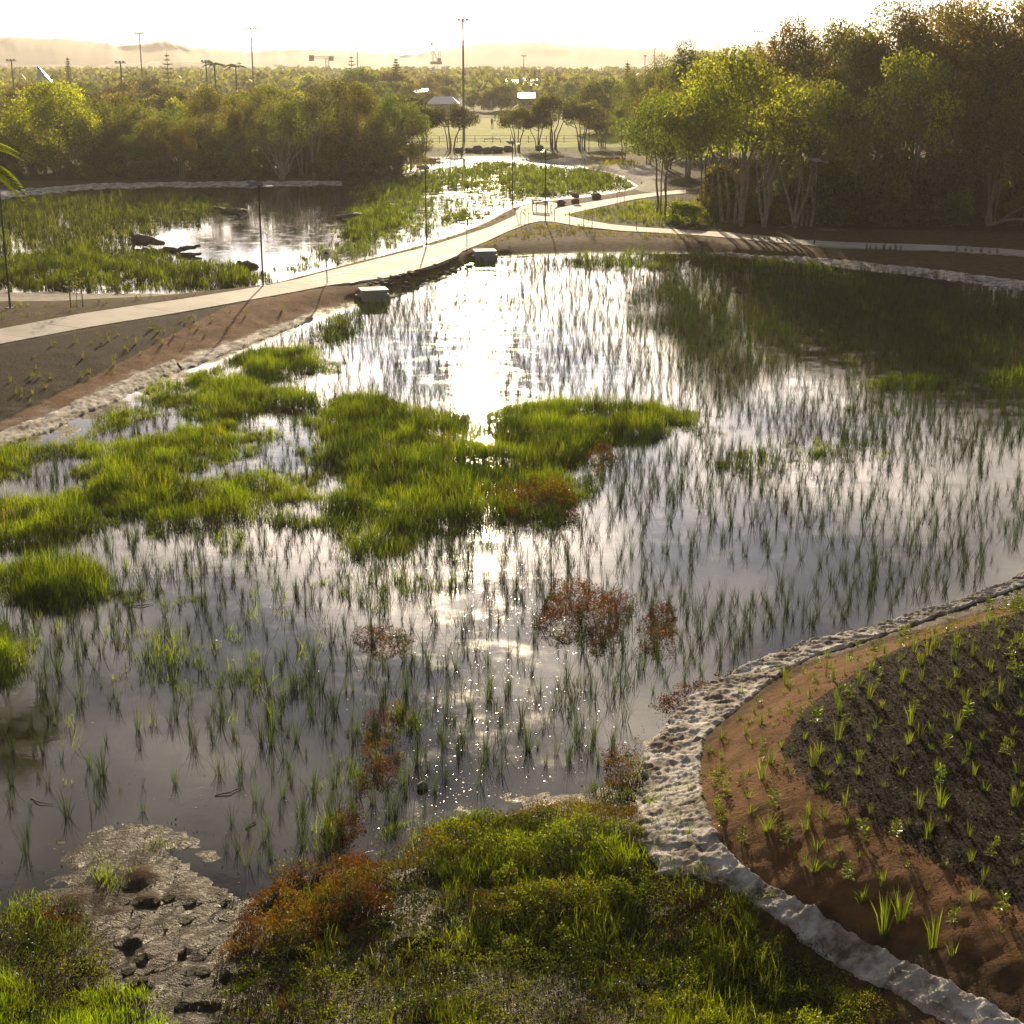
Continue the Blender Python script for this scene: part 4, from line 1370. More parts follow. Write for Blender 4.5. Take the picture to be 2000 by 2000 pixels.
# red brown knotweed
WEED1 = [blob([(470, 1690), (520, 1640), (620, 1610), (700, 1600), (760, 1650), (740, 1730), (650, 1790), (500, 1800), (400, 1830), (410, 1790)], z=0.1, seed=40, wob=0.15)]
weed_mass("water_weed", "rust coloured knotweed mound on the near shore at lower left centre", WEED1, 4200, 0.40, 0.030, -0.12)
WEED2 = [blob([(700, 1610), (800, 1560), (960, 1515), (1150, 1500), (1215, 1560), (1210, 1600), (1040, 1590), (900, 1640), (780, 1700)], z=0.08, seed=41, wob=0.15),
         blob([(860, 1700), (1000, 1640), (1200, 1640), (1180, 1780), (1000, 1800), (860, 1770)], z=0.1, seed=42, wob=0.15)]
weed_mass("water_weed", "mixed brown and olive weeds fringing the near shore", WEED2, 1700, 0.26, 0.027, 0.3)
WEED3 = [blob([(1020, 1145), (1060, 1110), (1130, 1108), (1200, 1140), (1185, 1215), (1120, 1245), (1030, 1185)], seed=43), blob([(1205, 1150), (1265, 1130), (1282, 1170), (1270, 1230), (1205, 1235)], seed=44),
         blob([(1135, 1420), (1215, 1400), (1212, 1500), (1140, 1495)], seed=45, wob=0.15), blob([(1225, 1335), (1300, 1285), (1400, 1250), (1395, 1275), (1320, 1320), (1240, 1365)], seed=46, wob=0.12)]
weed_mass("water_weed", "reddish weeds standing in the pond near the white cloth bank", WEED3, 1900, 0.42, 0.036, 0.0)
WEED4 = [blob([(690, 1350), (780, 1320), (770, 1420), (750, 1480), (650, 1510), (660, 1420)], z=0.03, seed=47, wob=0.2), blob([(660, 1200), (780, 1190), (770, 1240), (700, 1245)], seed=48, wob=0.2),
         blob([(600, 1560), (680, 1500), (700, 1560), (640, 1620), (590, 1620)], z=0.03, seed=49, wob=0.15), blob([(20, 1740), (120, 1700), (150, 1740), (60, 1790)], z=0.08, seed=50, wob=0.1)]
weed_mass("water_weed", "dark brown weeds on the mud spit in the lower middle", WEED4, 2300, 0.30, 0.032, -0.05)
WEED5 = [blob([(900, 950), (1000, 930), (1090, 930), (1095, 985), (960, 985)], seed=51), blob([(1095, 870), (1150, 850), (1180, 880), (1110, 900)], seed=52)]
weed_mass("water_weed", "rusty weeds on the near rim of the grass island", WEED5, 1200, 0.6, 0.045, -0.05)

grass_mass("dead_stalks", "straw coloured dead stalks through the island and left marsh grass", ISLAND + LEFTM, 3.0, 0.72, 0.012, "grass_blade", color=(1.5, 1.1, 1.6), tn=0.4, lean=(0.05, 0.6))
# upper pond reeds
UP = [blob([(-40, 520), (60, 500), (180, 490), (300, 500), (400, 515), (470, 530), (520, 545), (470, 562), (330, 568), (180, 566), (-40, 562)], k=1, seed=60, wob=0.8)]
grass_mass("pond_reeds", "bright green reeds along the near shore of the upper pond", UP, 12, 0.8, 0.045, tn=0.0, color=(0.85, 0.8, 0.8))
UP2 = [blob([(-40, 400), (120, 388), (300, 382), (420, 384), (420, 420), (380, 440), (300, 450), (270, 480), (180, 488), (60, 496), (-40, 515)], k=1, seed=61, wob=1.0)]
grass_mass("pond_reeds", "broad olive reed bed filling the left of the upper pond", UP2, 4.5, 0.8, 0.05, tn=-0.1, color=(0.8, 0.7, 0.8), gap=0.5)
UP3 = [blob([(700, 365), (790, 352), (850, 332), (960, 318), (1060, 326), (1150, 334), (1215, 352), (1220, 366), (1120, 378), (1030, 385), (960, 378), (880, 372), (820, 390), (760, 400), (700, 395)], k=1, seed=62, wob=1.0)]
grass_mass("pond_reeds", "dense green reeds at the head of the upper pond", UP3, 4.5, 0.75, 0.06, tn=0.05)
UP4 = [blob([(690, 410), (780, 402), (800, 420), (770, 450), (700, 470), (660, 485), (640, 505), (600, 520), (560, 528), (600, 500), (660, 470), (680, 440)], k=1, seed=63, wob=0.8),
       blob([(850, 425), (930, 415), (950, 422), (880, 435)], k=1, seed=64, wob=0.5)]
grass_mass("pond_reeds", "loose reeds between the open water and the path crossing", UP4, 7, 0.7, 0.045)
TRI = [blob([(1120, 420), (1240, 395), (1330, 392), (1400, 410), (1440, 440), (1290, 442), (1160, 428)], k=1, z=0.55, seed=65, wob=0.6)]
grass_mass("rough_grass", "long yellow green grass on the triangle between the paths", TRI, 5, 0.55, 0.04, tn=0.2, color=(1.25, 1.1, 0.8))
RIM = [blob([(770, 318), (840, 300), (870, 302), (820, 320), (780, 340)], k=1, z=0.8, seed=66, wob=0.6), blob([(1140, 300), (1200, 304), (1260, 312), (1240, 320), (1150, 312)], k=1, z=0.8, seed=67, wob=0.6)]
grass_mass("rough_grass", "dry rough grass at the far head of the upper pond", RIM, 3, 0.6, 0.06, tn=0.2, color=(1.5, 1.0, 0.8))
PSIDE = [blob([(640, 530), (830, 478), (960, 436), (1000, 410), (1010, 404), (1003, 420), (950, 443), (833, 480), (650, 530)], k=1, z=0.45, seed=68, wob=0.2),
         blob([(905, 492), (960, 470), (1040, 442), (1110, 442), (1200, 455), (1350, 462), (1350, 470), (1150, 462), (1000, 472), (930, 490)], k=1, z=0.45, seed=69, wob=0.4)]
grass_mass("verge_grass", "thin brownish grass on the verges of the path crossing", PSIDE, 6, 0.28, 0.03, tn=0.1, color=(1.5, 1.0, 0.7))

# ------------------------------------------------------------------ planted sedges, one clump at a time
def sedge_variants(n, seed, hmin, hmax, nb, width, lean, mat):
    out = []
    for i in range(n):
        r = np.random.default_rng(seed + i)
        m = int(r.integers(nb[0], nb[1]))
        a = r.uniform(0, 2 * np.pi, m)
        x = np.cos(a) * r.uniform(0, 0.045, m); y = np.sin(a) * r.uniform(0, 0.045, m)
        h = r.uniform(hmin, hmax, m) * r.uniform(0.8, 1.15)
        V, q, t, ti = blades(r, x, y, np.full(m, -0.08), h + 0.08, r.uniform(*lean, m), width * r.uniform(0.7, 1.3, m), az=a + r.normal(0, 0.5, m))
        me = np_mesh("sedge", V, [q, t], ti)
        me.materials.append(MATS[mat])
        out.append((me, V, q, t, ti))
    return out


SEDGE = sedge_variants(14, 900, 0.25, 0.85, (9, 34), 0.0085, (0.02, 0.55), "sedge_blade")
allgrass = ISLAND + LEFTM + HUMP + EDGE
cell = 0.41
lo = POND.min(0); hi = POND.max(0)
gx, gy = np.meshgrid(np.arange(lo[0], hi[0], cell), np.arange(lo[1], hi[1], cell))
sx = gx.ravel() + RNG.uniform(-0.42, 0.42, gx.size) * cell
sy = gy.ravel() + RNG.uniform(-0.42, 0.42, gx.size) * cell
keep = (sdf(sx, sy, POND) > 0.35) & (np.abs(sx) < 0.36 * sy + 2)
for p in allgrass:
    keep &= ~inside(sx, sy, p)
# thinner in the open water at lower left and around the bright reflection
thin = np.where((sx < 0.02 * sy) & (sy < 44), 0.80, 0.98)
keep &= RNG.uniform(size=len(sx)) < thin * np.clip(0.78 + 2.2 * fbm(sx * 0.3, sy * 0.3, 91, 4), 0.25, 1)
sx, sy = sx[keep], sy[keep]
order = np.argsort(sy)
sx, sy = sx[order], sy[order]
sv = RNG.integers(0, len(SEDGE), len(sx))
ss = RNG.uniform(0.45, 1.25, len(sx)) * (0.85 + 0.5 * fbm(sx * 0.3, sy * 0.3, 17, 2))
sr = RNG.uniform(0, 6.28, len(sx))
NIND = 300
cnt = 0
rest = []
for i in range(len(sx)):
    inframe = abs(sx[i]) < 0.325 * sy[i]
    if cnt < NIND and inframe:
        yel = 1.0 if RNG.uniform() > 0.35 else 2.2
        o = link("sedge_clump", SEDGE[sv[i]][0], None, None, (sx[i], sy[i], 0), sr[i], float(ss[i]), color=(yel, yel * 1.1, yel * 0.7))
        tag(o, "slender dark green sedge clump standing in the shallow pond water", "sedge", "sedges planted in the near pond water")
        cnt += 1
    else:
        rest.append(i)
Vs = []; Q = []; T = []; tt = []; off = 0
for i in rest:
    me, V, q, t, ti = SEDGE[sv[i]]
    if sy[i] > 55:
        nb = max(5, len(q) * 2 // 3)
        V, q, t, ti = V[:nb * 5], q[:nb], t[:nb], ti[:nb * 5]
    c, s_ = math.cos(sr[i]), math.sin(sr[i])
    W = V * ss[i]
    if sy[i] > 55:
        W = W * np.array([1.15, 1.15, 1.15])
    W = np.stack([W[:, 0] * c - W[:, 1] * s_ + sx[i], W[:, 0] * s_ + W[:, 1] * c + sy[i], W[:, 2]], -1)
    Vs.append(W); Q.append(q + off); T.append(t + off); tt.append(ti); off += len(W)
o = link("sedge_bed", np_mesh("sedge_bed", np.concatenate(Vs), [np.concatenate(Q), np.concatenate(T)], np.concatenate(tt)), "sedge_blade", color=(1.05, 1.1, 0.85))
tag(o, "thousands of thin sedges planted across the farther pond", "sedges", kind="stuff")
# sedges of the upper pond
UPW = [blob([(700, 398), (760, 400), (830, 390), (960, 380), (1030, 388), (990, 405), (930, 430), (830, 470), (780, 482), (700, 505), (600, 530), (560, 540), (640, 506), (690, 470)], k=1, seed=70)]
grass_mass("pond_reeds", "sparse sedges on the glaring shallow water beside the path crossing", UPW, 4.0, 0.6, 0.035)

# floating leaf bits, crowded along the sun's glitter column to add sparkle
fx, fy = scatter(RNG, POND, 90)
gl = np.exp(-((fx + 0.2) / (0.075 * fy)) ** 2)
pf = (0.10 + 0.75 * gl) * np.clip(0.5 + 3.2 * fbm(fx * 0.55, fy * 0.55, 66, 4), 0, 1) * np.clip((62 - fy) / 22, 0, 1) * np.clip((34 + 14 * gl - fy) / 8 + 0.35, 0.12, 1)
k = (RNG.uniform(size=len(fx)) < pf) & (np.abs(fx) < 0.36 * fy + 1) & (sdf(fx, fy, POND) > 0)
fx, fy = fx[k], fy[k]
n = len(fx)
P = np.stack([fx, fy, np.full(n, 0.006)], -1)
tilt = RNG.normal(0, 0.09, (n, 2))
az = RNG.uniform(0, 6.28, n)
a = np.stack([np.cos(az), np.sin(az), np.zeros(n)], -1); s_ = np.stack([-np.sin(az), np.cos(az), np.zeros(n)], -1)
a[:, 2] = tilt[:, 0]; s_[:, 2] = tilt[:, 1]
L = RNG.uniform(0.006, 0.022, n)[:, None]
V = np.stack([P - a * L, P + s_ * L * 0.55, P + a * L, P - s_ * L * 0.55], 1).reshape(-1, 3)
V[:, 2] = np.maximum(V[:, 2], 0.002)
o = link("floating_leaves", np_mesh("floating_leaves", V, [np.arange(n)[:, None] * 4 + np.array([[0, 1, 2, 3]])]), "floating_leaf")
tag(o, "small floating leaves and scum crowded along the sun glitter on the pond", "floating leaves", kind="stuff")

# glossy leaf-shaped bits added on the mud for sun sparkle
WL = GP([(-40, 1640), (180, 1550), (330, 1540), (560, 1600), (780, 1530), (1050, 1460), (1210, 1480), (1215, 1640), (1000, 1850), (500, 1932), (-40, 1932)], 0.05, K)
wx_, wy_ = scatter(RNG, WL, 45)
kk = np.clip(0.4 + 3.0 * fbm(wx_ * 0.9, wy_ * 0.9, 166, 4), 0, 1) > RNG.uniform(size=len(wx_))
wx_, wy_ = wx_[kk], wy_[kk]
wz_ = np.maximum(HT(wx_, wy_), 0.0) + 0.012
V, q, ti = diamonds(RNG, np.stack([wx_, wy_, wz_], -1), RNG.uniform(0.015, 0.05, len(wx_)), RNG.uniform(0.008, 0.025, len(wx_)), 0.0, None, 0.82)
o = link("mud_sparkle", np_mesh("mud_sparkle", V, [q], ti), "floating_leaf")
tag(o, "glossy leaf bits added for sparkle on the near mud", "sparkle bits", kind="stuff")

# ------------------------------------------------------------------ planted tube stock on the banks
STRAP = sedge_variants(7, 1500, 0.22, 0.42, (12, 26), 0.016, (0.15, 0.75), "bank_leaf")
UPR = sedge_variants(5, 1600, 0.35, 0.6, (14, 26), 0.016, (0.05, 0.35), "bank_leaf")


def leafy_variants(n, seed):
    out = []
    for i in range(n):
        r = np.random.default_rng(seed + i)
        m = 90
        z = r.uniform(0.03, 0.42, m)
        a = r.uniform(0, 6.28, m); rad = 0.16 * np.sqrt(r.uniform(0, 1, m)) * (1.1 - z)
        V, q, ti = diamonds(r, np.stack([np.cos(a) * rad, np.sin(a) * rad, z], -1), 0.075, 0.034, -0.4)
        V = V.reshape(-1, 4, 3)
        V[:, 0] = np.stack([np.cos(a) * 0.004, np.sin(a) * 0.004, z * 0.9], -1)      # each leaf starts on the stem
        V = V.reshape(-1, 3)
        me = np_mesh("seedling", V, [q], ti)
        me.materials.append(MATS["bank_leaf"])
        out.append(me)
    return out


LEAFY = leafy_variants(5, 1700)
BANK_IN = GP([(2030, 1080), (1932, 1100), (1800, 1150), (1650, 1205), (1540, 1235), (1440, 1300), (1370, 1350), (1325, 1400), (1318, 1450), (1325, 1510), (1345, 1565), (1400, 1630), (1500, 1700), (1600, 1760), (1700, 1815), (1800, 1865), (1960, 1950), (2030, 1950)], 0.5, K)
bx, by = scatter(RNG, BANK_IN, 14)
sel = []
for i in range(len(bx)):
    if all((bx[i] - bx[j]) ** 2 + (by[i] - by[j]) ** 2 > 0.30 ** 2 for j in sel):
        sel.append(i)
    if len(sel) > 430:
        break
bz = HT(bx[sel], by[sel])
dj = line_dist(bx[sel], by[sel], BANK_IN, True)
ci = [0, 0, 0]
for j, i in enumerate(sel):
    r = RNG.uniform()
    near_edge = dj[j] < 1.3
    if r < 0.42:
        me = STRAP[RNG.integers(0, 7)][0]; nm, lab, gr = "strappy_tussock", "small strappy green tussock planted on the right bank", "strappy tussocks on the right bank"
    elif r < (0.62 if near_edge else 0.85):
        me = UPR[RNG.integers(0, 5)][0]; nm, lab, gr = "upright_tussock", "upright yellow green grass plant on the right bank", "upright grass plants on the right bank"
    else:
        me = LEAFY[RNG.integers(0, 5)]; nm, lab, gr = "leafy_seedling", "small leafy seedling planted on the right bank", "leafy seedlings on the right bank"
    g = RNG.uniform(0.85, 1.5)
    o = link(nm, me, None, None, (bx[i], by[i], bz[j] - 0.01), RNG.uniform(0, 6.28), float(RNG.uniform(0.25, 0.8)), color=(g * 0.9, g * 0.9 * RNG.uniform(0.9, 1.1), 0.9))
    tag(o, lab, "plant", gr)
# plants dotted over the white cloth
for i, (u, v, s) in enumerate([(1660, 1855, 1.2), (1750, 1905, 1.3), (1785, 1925, 0.9), (1450, 1745, 0.7), (1530, 1735, 0.9), (1280, 1580, 0.7), (1300, 1615, 0.7), (1265, 1560, 0.6), (1230, 1510, 0.8), (1325, 1470, 0.6), (1350, 1330, 0.7), (1400, 1300, 0.8),
                               (1480, 1270, 0.9), (1560, 1232, 0.8), (1620, 1210, 0.7), (1700, 1190, 0.8), (1790, 1160, 0.8), (1470, 1250, 0.7), (1300, 1505, 0.6), (1620, 1800, 0.8), (1690, 1850, 1.1)]):
    x, y = G(u * K, v * K, 0.2)
    me = UPR[i % 5][0] if s > 1 else STRAP[i % 7][0]
    s *= 0.85
    o = link("cloth_plant", me, None, None, (x, y, H1(x, y)), i * 1.3, s, color=(1.1, 1.15, 0.8))
    tag(o, "green plant growing up through the white erosion cloth", "plant", "plants growing through the white cloth")
# left bank plantings
LB = GP([(-40, 800), (0, 770), (220, 690), (400, 625), (560, 575), (420, 590), (200, 630), (-40, 680)], 0.4, K)
lx, ly = scatter(RNG, LB, 0.9)
LB2 = GP([(0, 590), (120, 596), (260, 582), (420, 570), (540, 556), (400, 574), (200, 602), (0, 634)], 0.5)
lx2, ly2 = scatter(RNG, LB2, 1.2)
lx = np.concatenate([lx[:110], lx2[:80]]); ly = np.concatenate([ly[:110], ly2[:80]])
lz = HT(lx, ly)
for i in range(len(lx)):
    me = (STRAP[i % 7][0], LEAFY[i % 5], UPR[i % 5][0])[i % 3]
    g = RNG.uniform(0.9, 1.6)
    o = link("bank_seedling", me, None, None, (lx[i], ly[i], lz[i] - 0.01), i * 2.1, float(RNG.uniform(0.35, 0.8)), color=(g * 1.3, g, 0.7))
    tag(o, "small yellowing seedling planted beside the left part of the footpath", "plant", "seedlings planted along the left footpath")
# wood chips on the dark mulch
MU = GP([(2050, 1110), (1932, 1150), (1800, 1195), (1700, 1230), (1595, 1300), (1525, 1360), (1480, 1415), (1540, 1515), (1660, 1600), (1790, 1690), (2050, 1830)], 1.1, K)
mx_, my_ = scatter(RNG, MU, 330)
lo_, hi_ = MU.min(0) - 1, MU.max(0)
ex = RNG.uniform(lo_[0], hi_[0], 26000); ey = RNG.uniform(lo_[1], hi_[1], 26000)
ed_ = -sdf(ex, ey, MU)
ke = (ed_ > 0) & (ed_ < 1.2) & (RNG.uniform(size=len(ex)) < np.exp(-ed_ / 0.22)) & (ex > 4)
mx_ = np.concatenate([mx_, ex[ke]]); my_ = np.concatenate([my_, ey[ke]])
mz = HT(mx_, my_) + 0.012
V, q, ti = diamonds(RNG, np.stack([mx_, my_, mz], -1), RNG.uniform(0.02, 0.07, len(mx_)), RNG.uniform(0.008, 0.02, len(mx_)), 0.0, None, 0.8)
o = link("mulch_chips", np_mesh("mulch_chips", V, [q], ti), "mulch_chip")
tag(o, "dark wood chip mulch spread over the right bank", "mulch", kind="stuff")

# ------------------------------------------------------------------ street furniture
def ground_at(u, v, z=1.0):
    x, y = G(u, v, z)
    return x, y


def solar_lamp(u, v, label, h=5.4, rz=0.0, z=1.0):
    x, y = GT(u, v)
    z0 = H1(x, y)
    r = empty("solar_lamp", (x, y, z0 - 0.02), rz)
    tag(r, label, "lamp", "solar lamps along the footpaths")
    MB().box((0, 0, 0.03), (0.34, 0.34, 0.06)).build("base_plate", "dark_steel", r)
    MB().tube([(0, 0, 0), (0, 0, h)], [0.05, 0.038], 8).build("pole", "dark_steel", r)
    pv_ = [(-0.55, -0.24), (0.22, -0.24), (0.22, 0.24), (-0.55, 0.24)]
    MB().raw([(x_, y_, h + 0.10 + (y_ + 0.24) * 0.4 + t_) for t_ in (0.0, 0.035) for x_, y_ in pv_],
             [(3, 2, 1, 0), (4, 5, 6, 7), (0, 1, 5, 4), (1, 2, 6, 5), (2, 3, 7, 6), (3, 0, 4, 7)]).build("solar_panel", "panel_glass", r)
    MB().box((0, 0.0, h + 0.10), (0.10, 0.10, 0.26)).build("panel_bracket", "dark_steel", r)
    MB().tube([(0, 0, h - 0.1), (0.4, 0, h + 0.05)], 0.022, 6).build("arm", "dark_steel", r)
    MB().box((0.56, 0, h + 0.07), (0.38, 0.16, 0.06)).build("lamp_head", "galv_steel", r)
    return r


solar_lamp(514, 561, "dark solar lamp on the left part of the footpath before the upper pond", 5.2, 0.3)
solar_lamp(833, 482, "dark solar lamp at the wide path crossing", 4.9, 0.5)
solar_lamp(1001, 403, "dark solar lamp behind the path junction, left of the bench", 5.3, 0.7)
solar_lamp(1065, 433, "dark solar lamp beside the bench at the path junction", 5.1, 2.0)
solar_lamp(1590, 479, "dark solar lamp standing on the right path before the forest", 5.3, 0.4)
solar_lamp(1150, 300, "small solar lamp among the shade trees at the field edge", 6.0, 0.4)
solar_lamp(20, 602, "thick timber coloured lamp pole at the left picture edge", 6.2, 2.8)


def sign(u, v, label, rz=0.0, h=1.95):
    x, y = GT(u, v)
    r = empty("path_sign", (x, y, H1(x, y) - 0.02), rz)
    tag(r, label, "sign")
    MB().tube([(0, 0.03, 0), (0, 0.03, h)], 0.03, 6).build("post", "galv_steel", r)
    b = MB().box((0, -0.02, h - 0.26), (0.40, 0.025, 0.52)).build("board", "white_paint", r)
    MB().raw([(-0.13, -0.036, h - 0.30), (0.13, -0.036, h - 0.30), (0.10, -0.036, h - 0.22), (0.05, -0.036, h - 0.20), (0.03, -0.036, h - 0.13), (-0.05, -0.036, h - 0.13), (-0.07, -0.036, h - 0.21), (-0.12, -0.036, h - 0.23)],
             [(0, 1, 2, 3, 4, 5, 6, 7)]).build("pictogram", "black_print", b)
    for k in range(3):
        MB().box((0, -0.035, h - 0.36 - 0.045 * k), (0.28 - 0.05 * k, 0.004, 0.018)).build("text_line", "black_print", b)
    return r


sign(639, 556, "white sign board with dark pictogram at the left end of the crossing")
sign(913, 484, "slim sign on a post at the right end of the crossing, seen edge on", 1.35)

# bench
bx_, by_ = G(1058, 412, PZ)
bn = empty("park_bench", (bx_, by_, PZ), -0.75)
tag(bn, "dark framed timber bench at the path junction", "bench")
for s in (-0.8, 0.8):
    MB().box((s, 0.22, 0.22), (0.05, 0.05, 0.44)).box((s, -0.22, 0.42), (0.05, 0.05, 0.84)).box((s, 0, 0.02), (0.05, 0.5, 0.04)).build("leg_frame", "dark_steel", bn)
    MB().box((s, 0.02, 0.64), (0.06, 0.46, 0.04)).box((s, 0.23, 0.53), (0.05, 0.05, 0.2)).build("arm_rest", "dark_steel", bn)
for k in range(4):
    MB().box((0, -0.16 + 0.125 * k, 0.46), (1.8, 0.10, 0.035)).build("seat_slat", "timber", bn)
for k in range(3):
    MB().box((0, -0.255, 0.58 + 0.125 * k), (1.8, 0.03, 0.10)).build("back_slat", "timber", bn)


# boulders
def rock_mesh(seed, flat=0.7):
    rng = np.random.default_rng(seed)
    nu, nv = 14, 9
    V = []; F = []
    for j in range(nv + 1):
        th = math.pi * j / nv
        for i in range(nu):
            ph = 2 * math.pi * i / nu
            V.append((math.sin(th) * math.cos(ph), math.sin(th) * math.sin(ph), math.cos(th)))
    V = np.array(V)
    for _ in range(9):                      # chip flat faces off the ball
        d = rng.normal(size=3); d /= np.linalg.norm(d)
        c = rng.uniform(0.62, 0.85)
        e = V @ d - c
        V = V - np.outer(np.clip(e, 0, None), d)
    V += fbm(V[:, 0] * 3 + seed, V[:, 1] * 3 + V[:, 2] * 2, seed, 3)[:, None] * 0.12
    V[:, 2] *= flat
    F = np.array([(j * nu + i, (j + 1) * nu + i, (j + 1) * nu + (i + 1) % nu, j * nu + (i + 1) % nu) for j in range(nv) for i in range(nu)])
    me = np_mesh("boulder", V, [F])
    me.materials.append(MATS["boulder_rock"])
    return me


ROCK = [rock_mesh(i) for i in range(5)]


def boulder(u, v, size, label, z=1.0, group="boulders by the paths", dz=0.0):
    x, y = GT(u, v)
    z0 = H1(x, y)
    o = link("boulder", ROCK[int(u) % 5], None, None, (x, y, z0 + size * 0.38 + dz), u * 0.7, (size, size * 0.9, size * 0.95))
    tag(o, label, "boulder", group)


boulder(1124, 397, 0.42, "lower of two stacked boulders behind the bench")
boulder(1124.5, 397, 0.40, "upper of two stacked boulders behind the bench", dz=0.5)
boulder(1097, 400, 0.48, "boulder on the dirt patch nearest the bench")
boulder(1164, 388, 0.55, "flat boulder at the edge of the path branching behind the triangle")
for i, (u, v, s) in enumerate([(896, 297, 0.7), (915, 297, 0.75), (932, 297, 0.95), (952, 298, 0.8), (970, 297, 1.0), (992, 295, 0.8), (1053, 293, 0.75)]):
    lab = ["leftmost", "second from left", "third from left", "fourth from left", "fifth from left, largest", "sixth from left", "rightmost"][i] + " in the boulder row at the head of the upper pond"
    boulder(u, v, s, lab, 0.8, "row of boulders at the pond head")
x, y = G(826, 1540, 0.0)
tag(link("stone", ROCK[2], None, None, (x, y, 0.05), 0.4, (0.11, 0.1, 0.12)), "single dark stone lying in the shallow water at lower middle", "stone")

# rubble along the foot of the crossing
rub = np.array(G(700, 570, 0.35)), np.array(G(905, 511, 0.35))
Vs = []; Fs = []; off = 0
base = np.array([v.co[:] for v in ROCK[0].vertices]); bf = np.array([p.vertices[:] for p in ROCK[0].polygons])
for i in range(90):
    t = RNG.uniform(); p = rub[0] * (1 - t) + rub[1] * t + RNG.normal(size=2) * np.array([0.3, 0.3])
    s = RNG.uniform(0.06, 0.2)
    a = RNG.uniform(0, 6.28)
    W = base * s * RNG.uniform(0.7, 1.3, 3)
    W = np.stack([W[:, 0] * math.cos(a) - W[:, 1] * math.sin(a) + p[0], W[:, 0] * math.sin(a) + W[:, 1] * math.cos(a) + p[1], W[:, 2] + max(0.0, H1(p[0], p[1])) + s * 0.3], -1)
    Vs.append(W); Fs.append(bf + off); off += len(W)
o = link("rubble", np_mesh("rubble", np.concatenate(Vs), [np.concatenate(Fs)]), "boulder_rock")
tag(o, "loose dark rubble along the foot of the concrete crossing", "rubble", kind="stuff")


# concrete pits at the pond edge
def pit(u, v, w, label, rz):
    x, y = G(u, v, 0.0)
    r = empty("concrete_pit", (x, y, -0.15), rz)
    tag(r, label, "drain pit", "concrete outlet pits on the pond edge")
    MB().box((0, 0.55, 0.35), (w, 1.1, 0.7)).build("pit_wall", "pit_concrete", r)
    MB().box((0, 0.55, 0.745), (w + 0.14, 1.24, 0.09)).build("lid", "concrete_edge", r)
    for s in (-1, 1):
        MB().box((s * (w / 2 + 0.12), 0.95, 0.22), (0.24, 0.5, 0.44)).build("wing_wall", "pit_concrete", r)


pit(733, 590, 1.3, "nearer concrete outlet pit left of the sun glare", 0.25)
pit(949, 510, 1.25, "farther concrete outlet pit beside the path verge", 0.15)

# stakes with saplings by the junction
for i, (u, v, h, lab) in enumerate([(1025, 440, 1.3, "sapling with pale leaves planted by the junction, left of the lamp"), (1148, 449, 1.4, "staked sapling by the start of the right path"),
                                    (1212, 400, 1.5, "sapling at the far corner of the grassy triangle"), (150, 600, 1.6, "thin staked sapling on the strip above the left footpath")]):
    x, y = GT(u, v)
    r = empty("staked_sapling", (x, y, H1(x, y) - 0.03))
    tag(r, lab, "sapling", "young staked saplings")
    MB().tube([(0, 0, 0), (0.03, 0.02, h * 0.5), (0, 0.03, h)], [0.02, 0.015, 0.006], 5).build("stem", "bark_dark", r)
    for s in (-1, 1):
        MB().box((0.3 * s, 0, 0.5), (0.045, 0.045, 1.0)).build("stake", "timber", r)
    rg = np.random.default_rng(i)
    q0 = rg.normal(size=(90, 3)) * np.array([0.22, 0.22, 0.25]) + np.array([0, 0, h * 0.8])
    V, q, ti = diamonds(rg, q0, 0.14, 0.06, 0.2)
    link("foliage", np_mesh("foliage", V, [q], ti), "bank_leaf", r, color=(1.5, 1.2, 0.8))
for i, (u, v) in enumerate([(1112, 440), (1083, 433), (1243, 452)]):
    x, y = GT(u, v)
    o = MB().box((0, 0, 0.5), (0.05, 0.05, 1.0)).build("marker_stake", "timber", None, (x, y, H1(x, y)))
    tag(o, "thin marker stake " + ["right of the lamp beside the bench", "between bench lamp and right path", "below the right path at the berm"][i], "stake")
# small dark plants on the verge of the right path
for (ua, ub, va, vb, n) in ((1467, 1540, 465, 472, 7), (1690, 1760, 485, 489, 7), (1868, 1950, 490, 496, 6)):
    for k in range(n):
        t = (k + random.uniform(-0.2, 0.2)) / (n - 1)
        x, y = G(ua + (ub - ua) * t, va + (vb - va) * t + 1.5, 0.5)
        o = link("verge_plant", UPR[k % 5][0], None, None, (x, y, H1(x, y)), k * 1.7, 0.95, color=(0.35, 0.42, 0.5))
        tag(o, "small dark grass plant on the verge of the right path", "plant", "dark plants on the right path verge")

# ------------------------------------------------------------------ dead wood
def log(name, label, pts, rad, parent=None, seg=7, jag=0.12):
    rg = random.Random(len(label))
    P = [Vector(p) for p in pts]
    out = []; rr = []
    for i in range(len(P) - 1):
        for k in range(4):
            t = k / 4
            q = P[i].lerp(P[i + 1], t)
            out.append(q + Vector((rg.uniform(-jag, jag), rg.uniform(-jag, jag), rg.uniform(-jag, jag) * 0.6)) * (0.5 if i or k else 0))
            rr.append((rad[i] * (1 - t) + rad[i + 1] * t) * rg.uniform(0.85, 1.15))
    out.append(P[-1]); rr.append(rad[-1])
    return MB().tube(out, rr, seg).build(name, "deadwood", parent, smooth=True)


def g3(u, v, z):
    x, y = G(u, v, z)
    return (x, y, z)


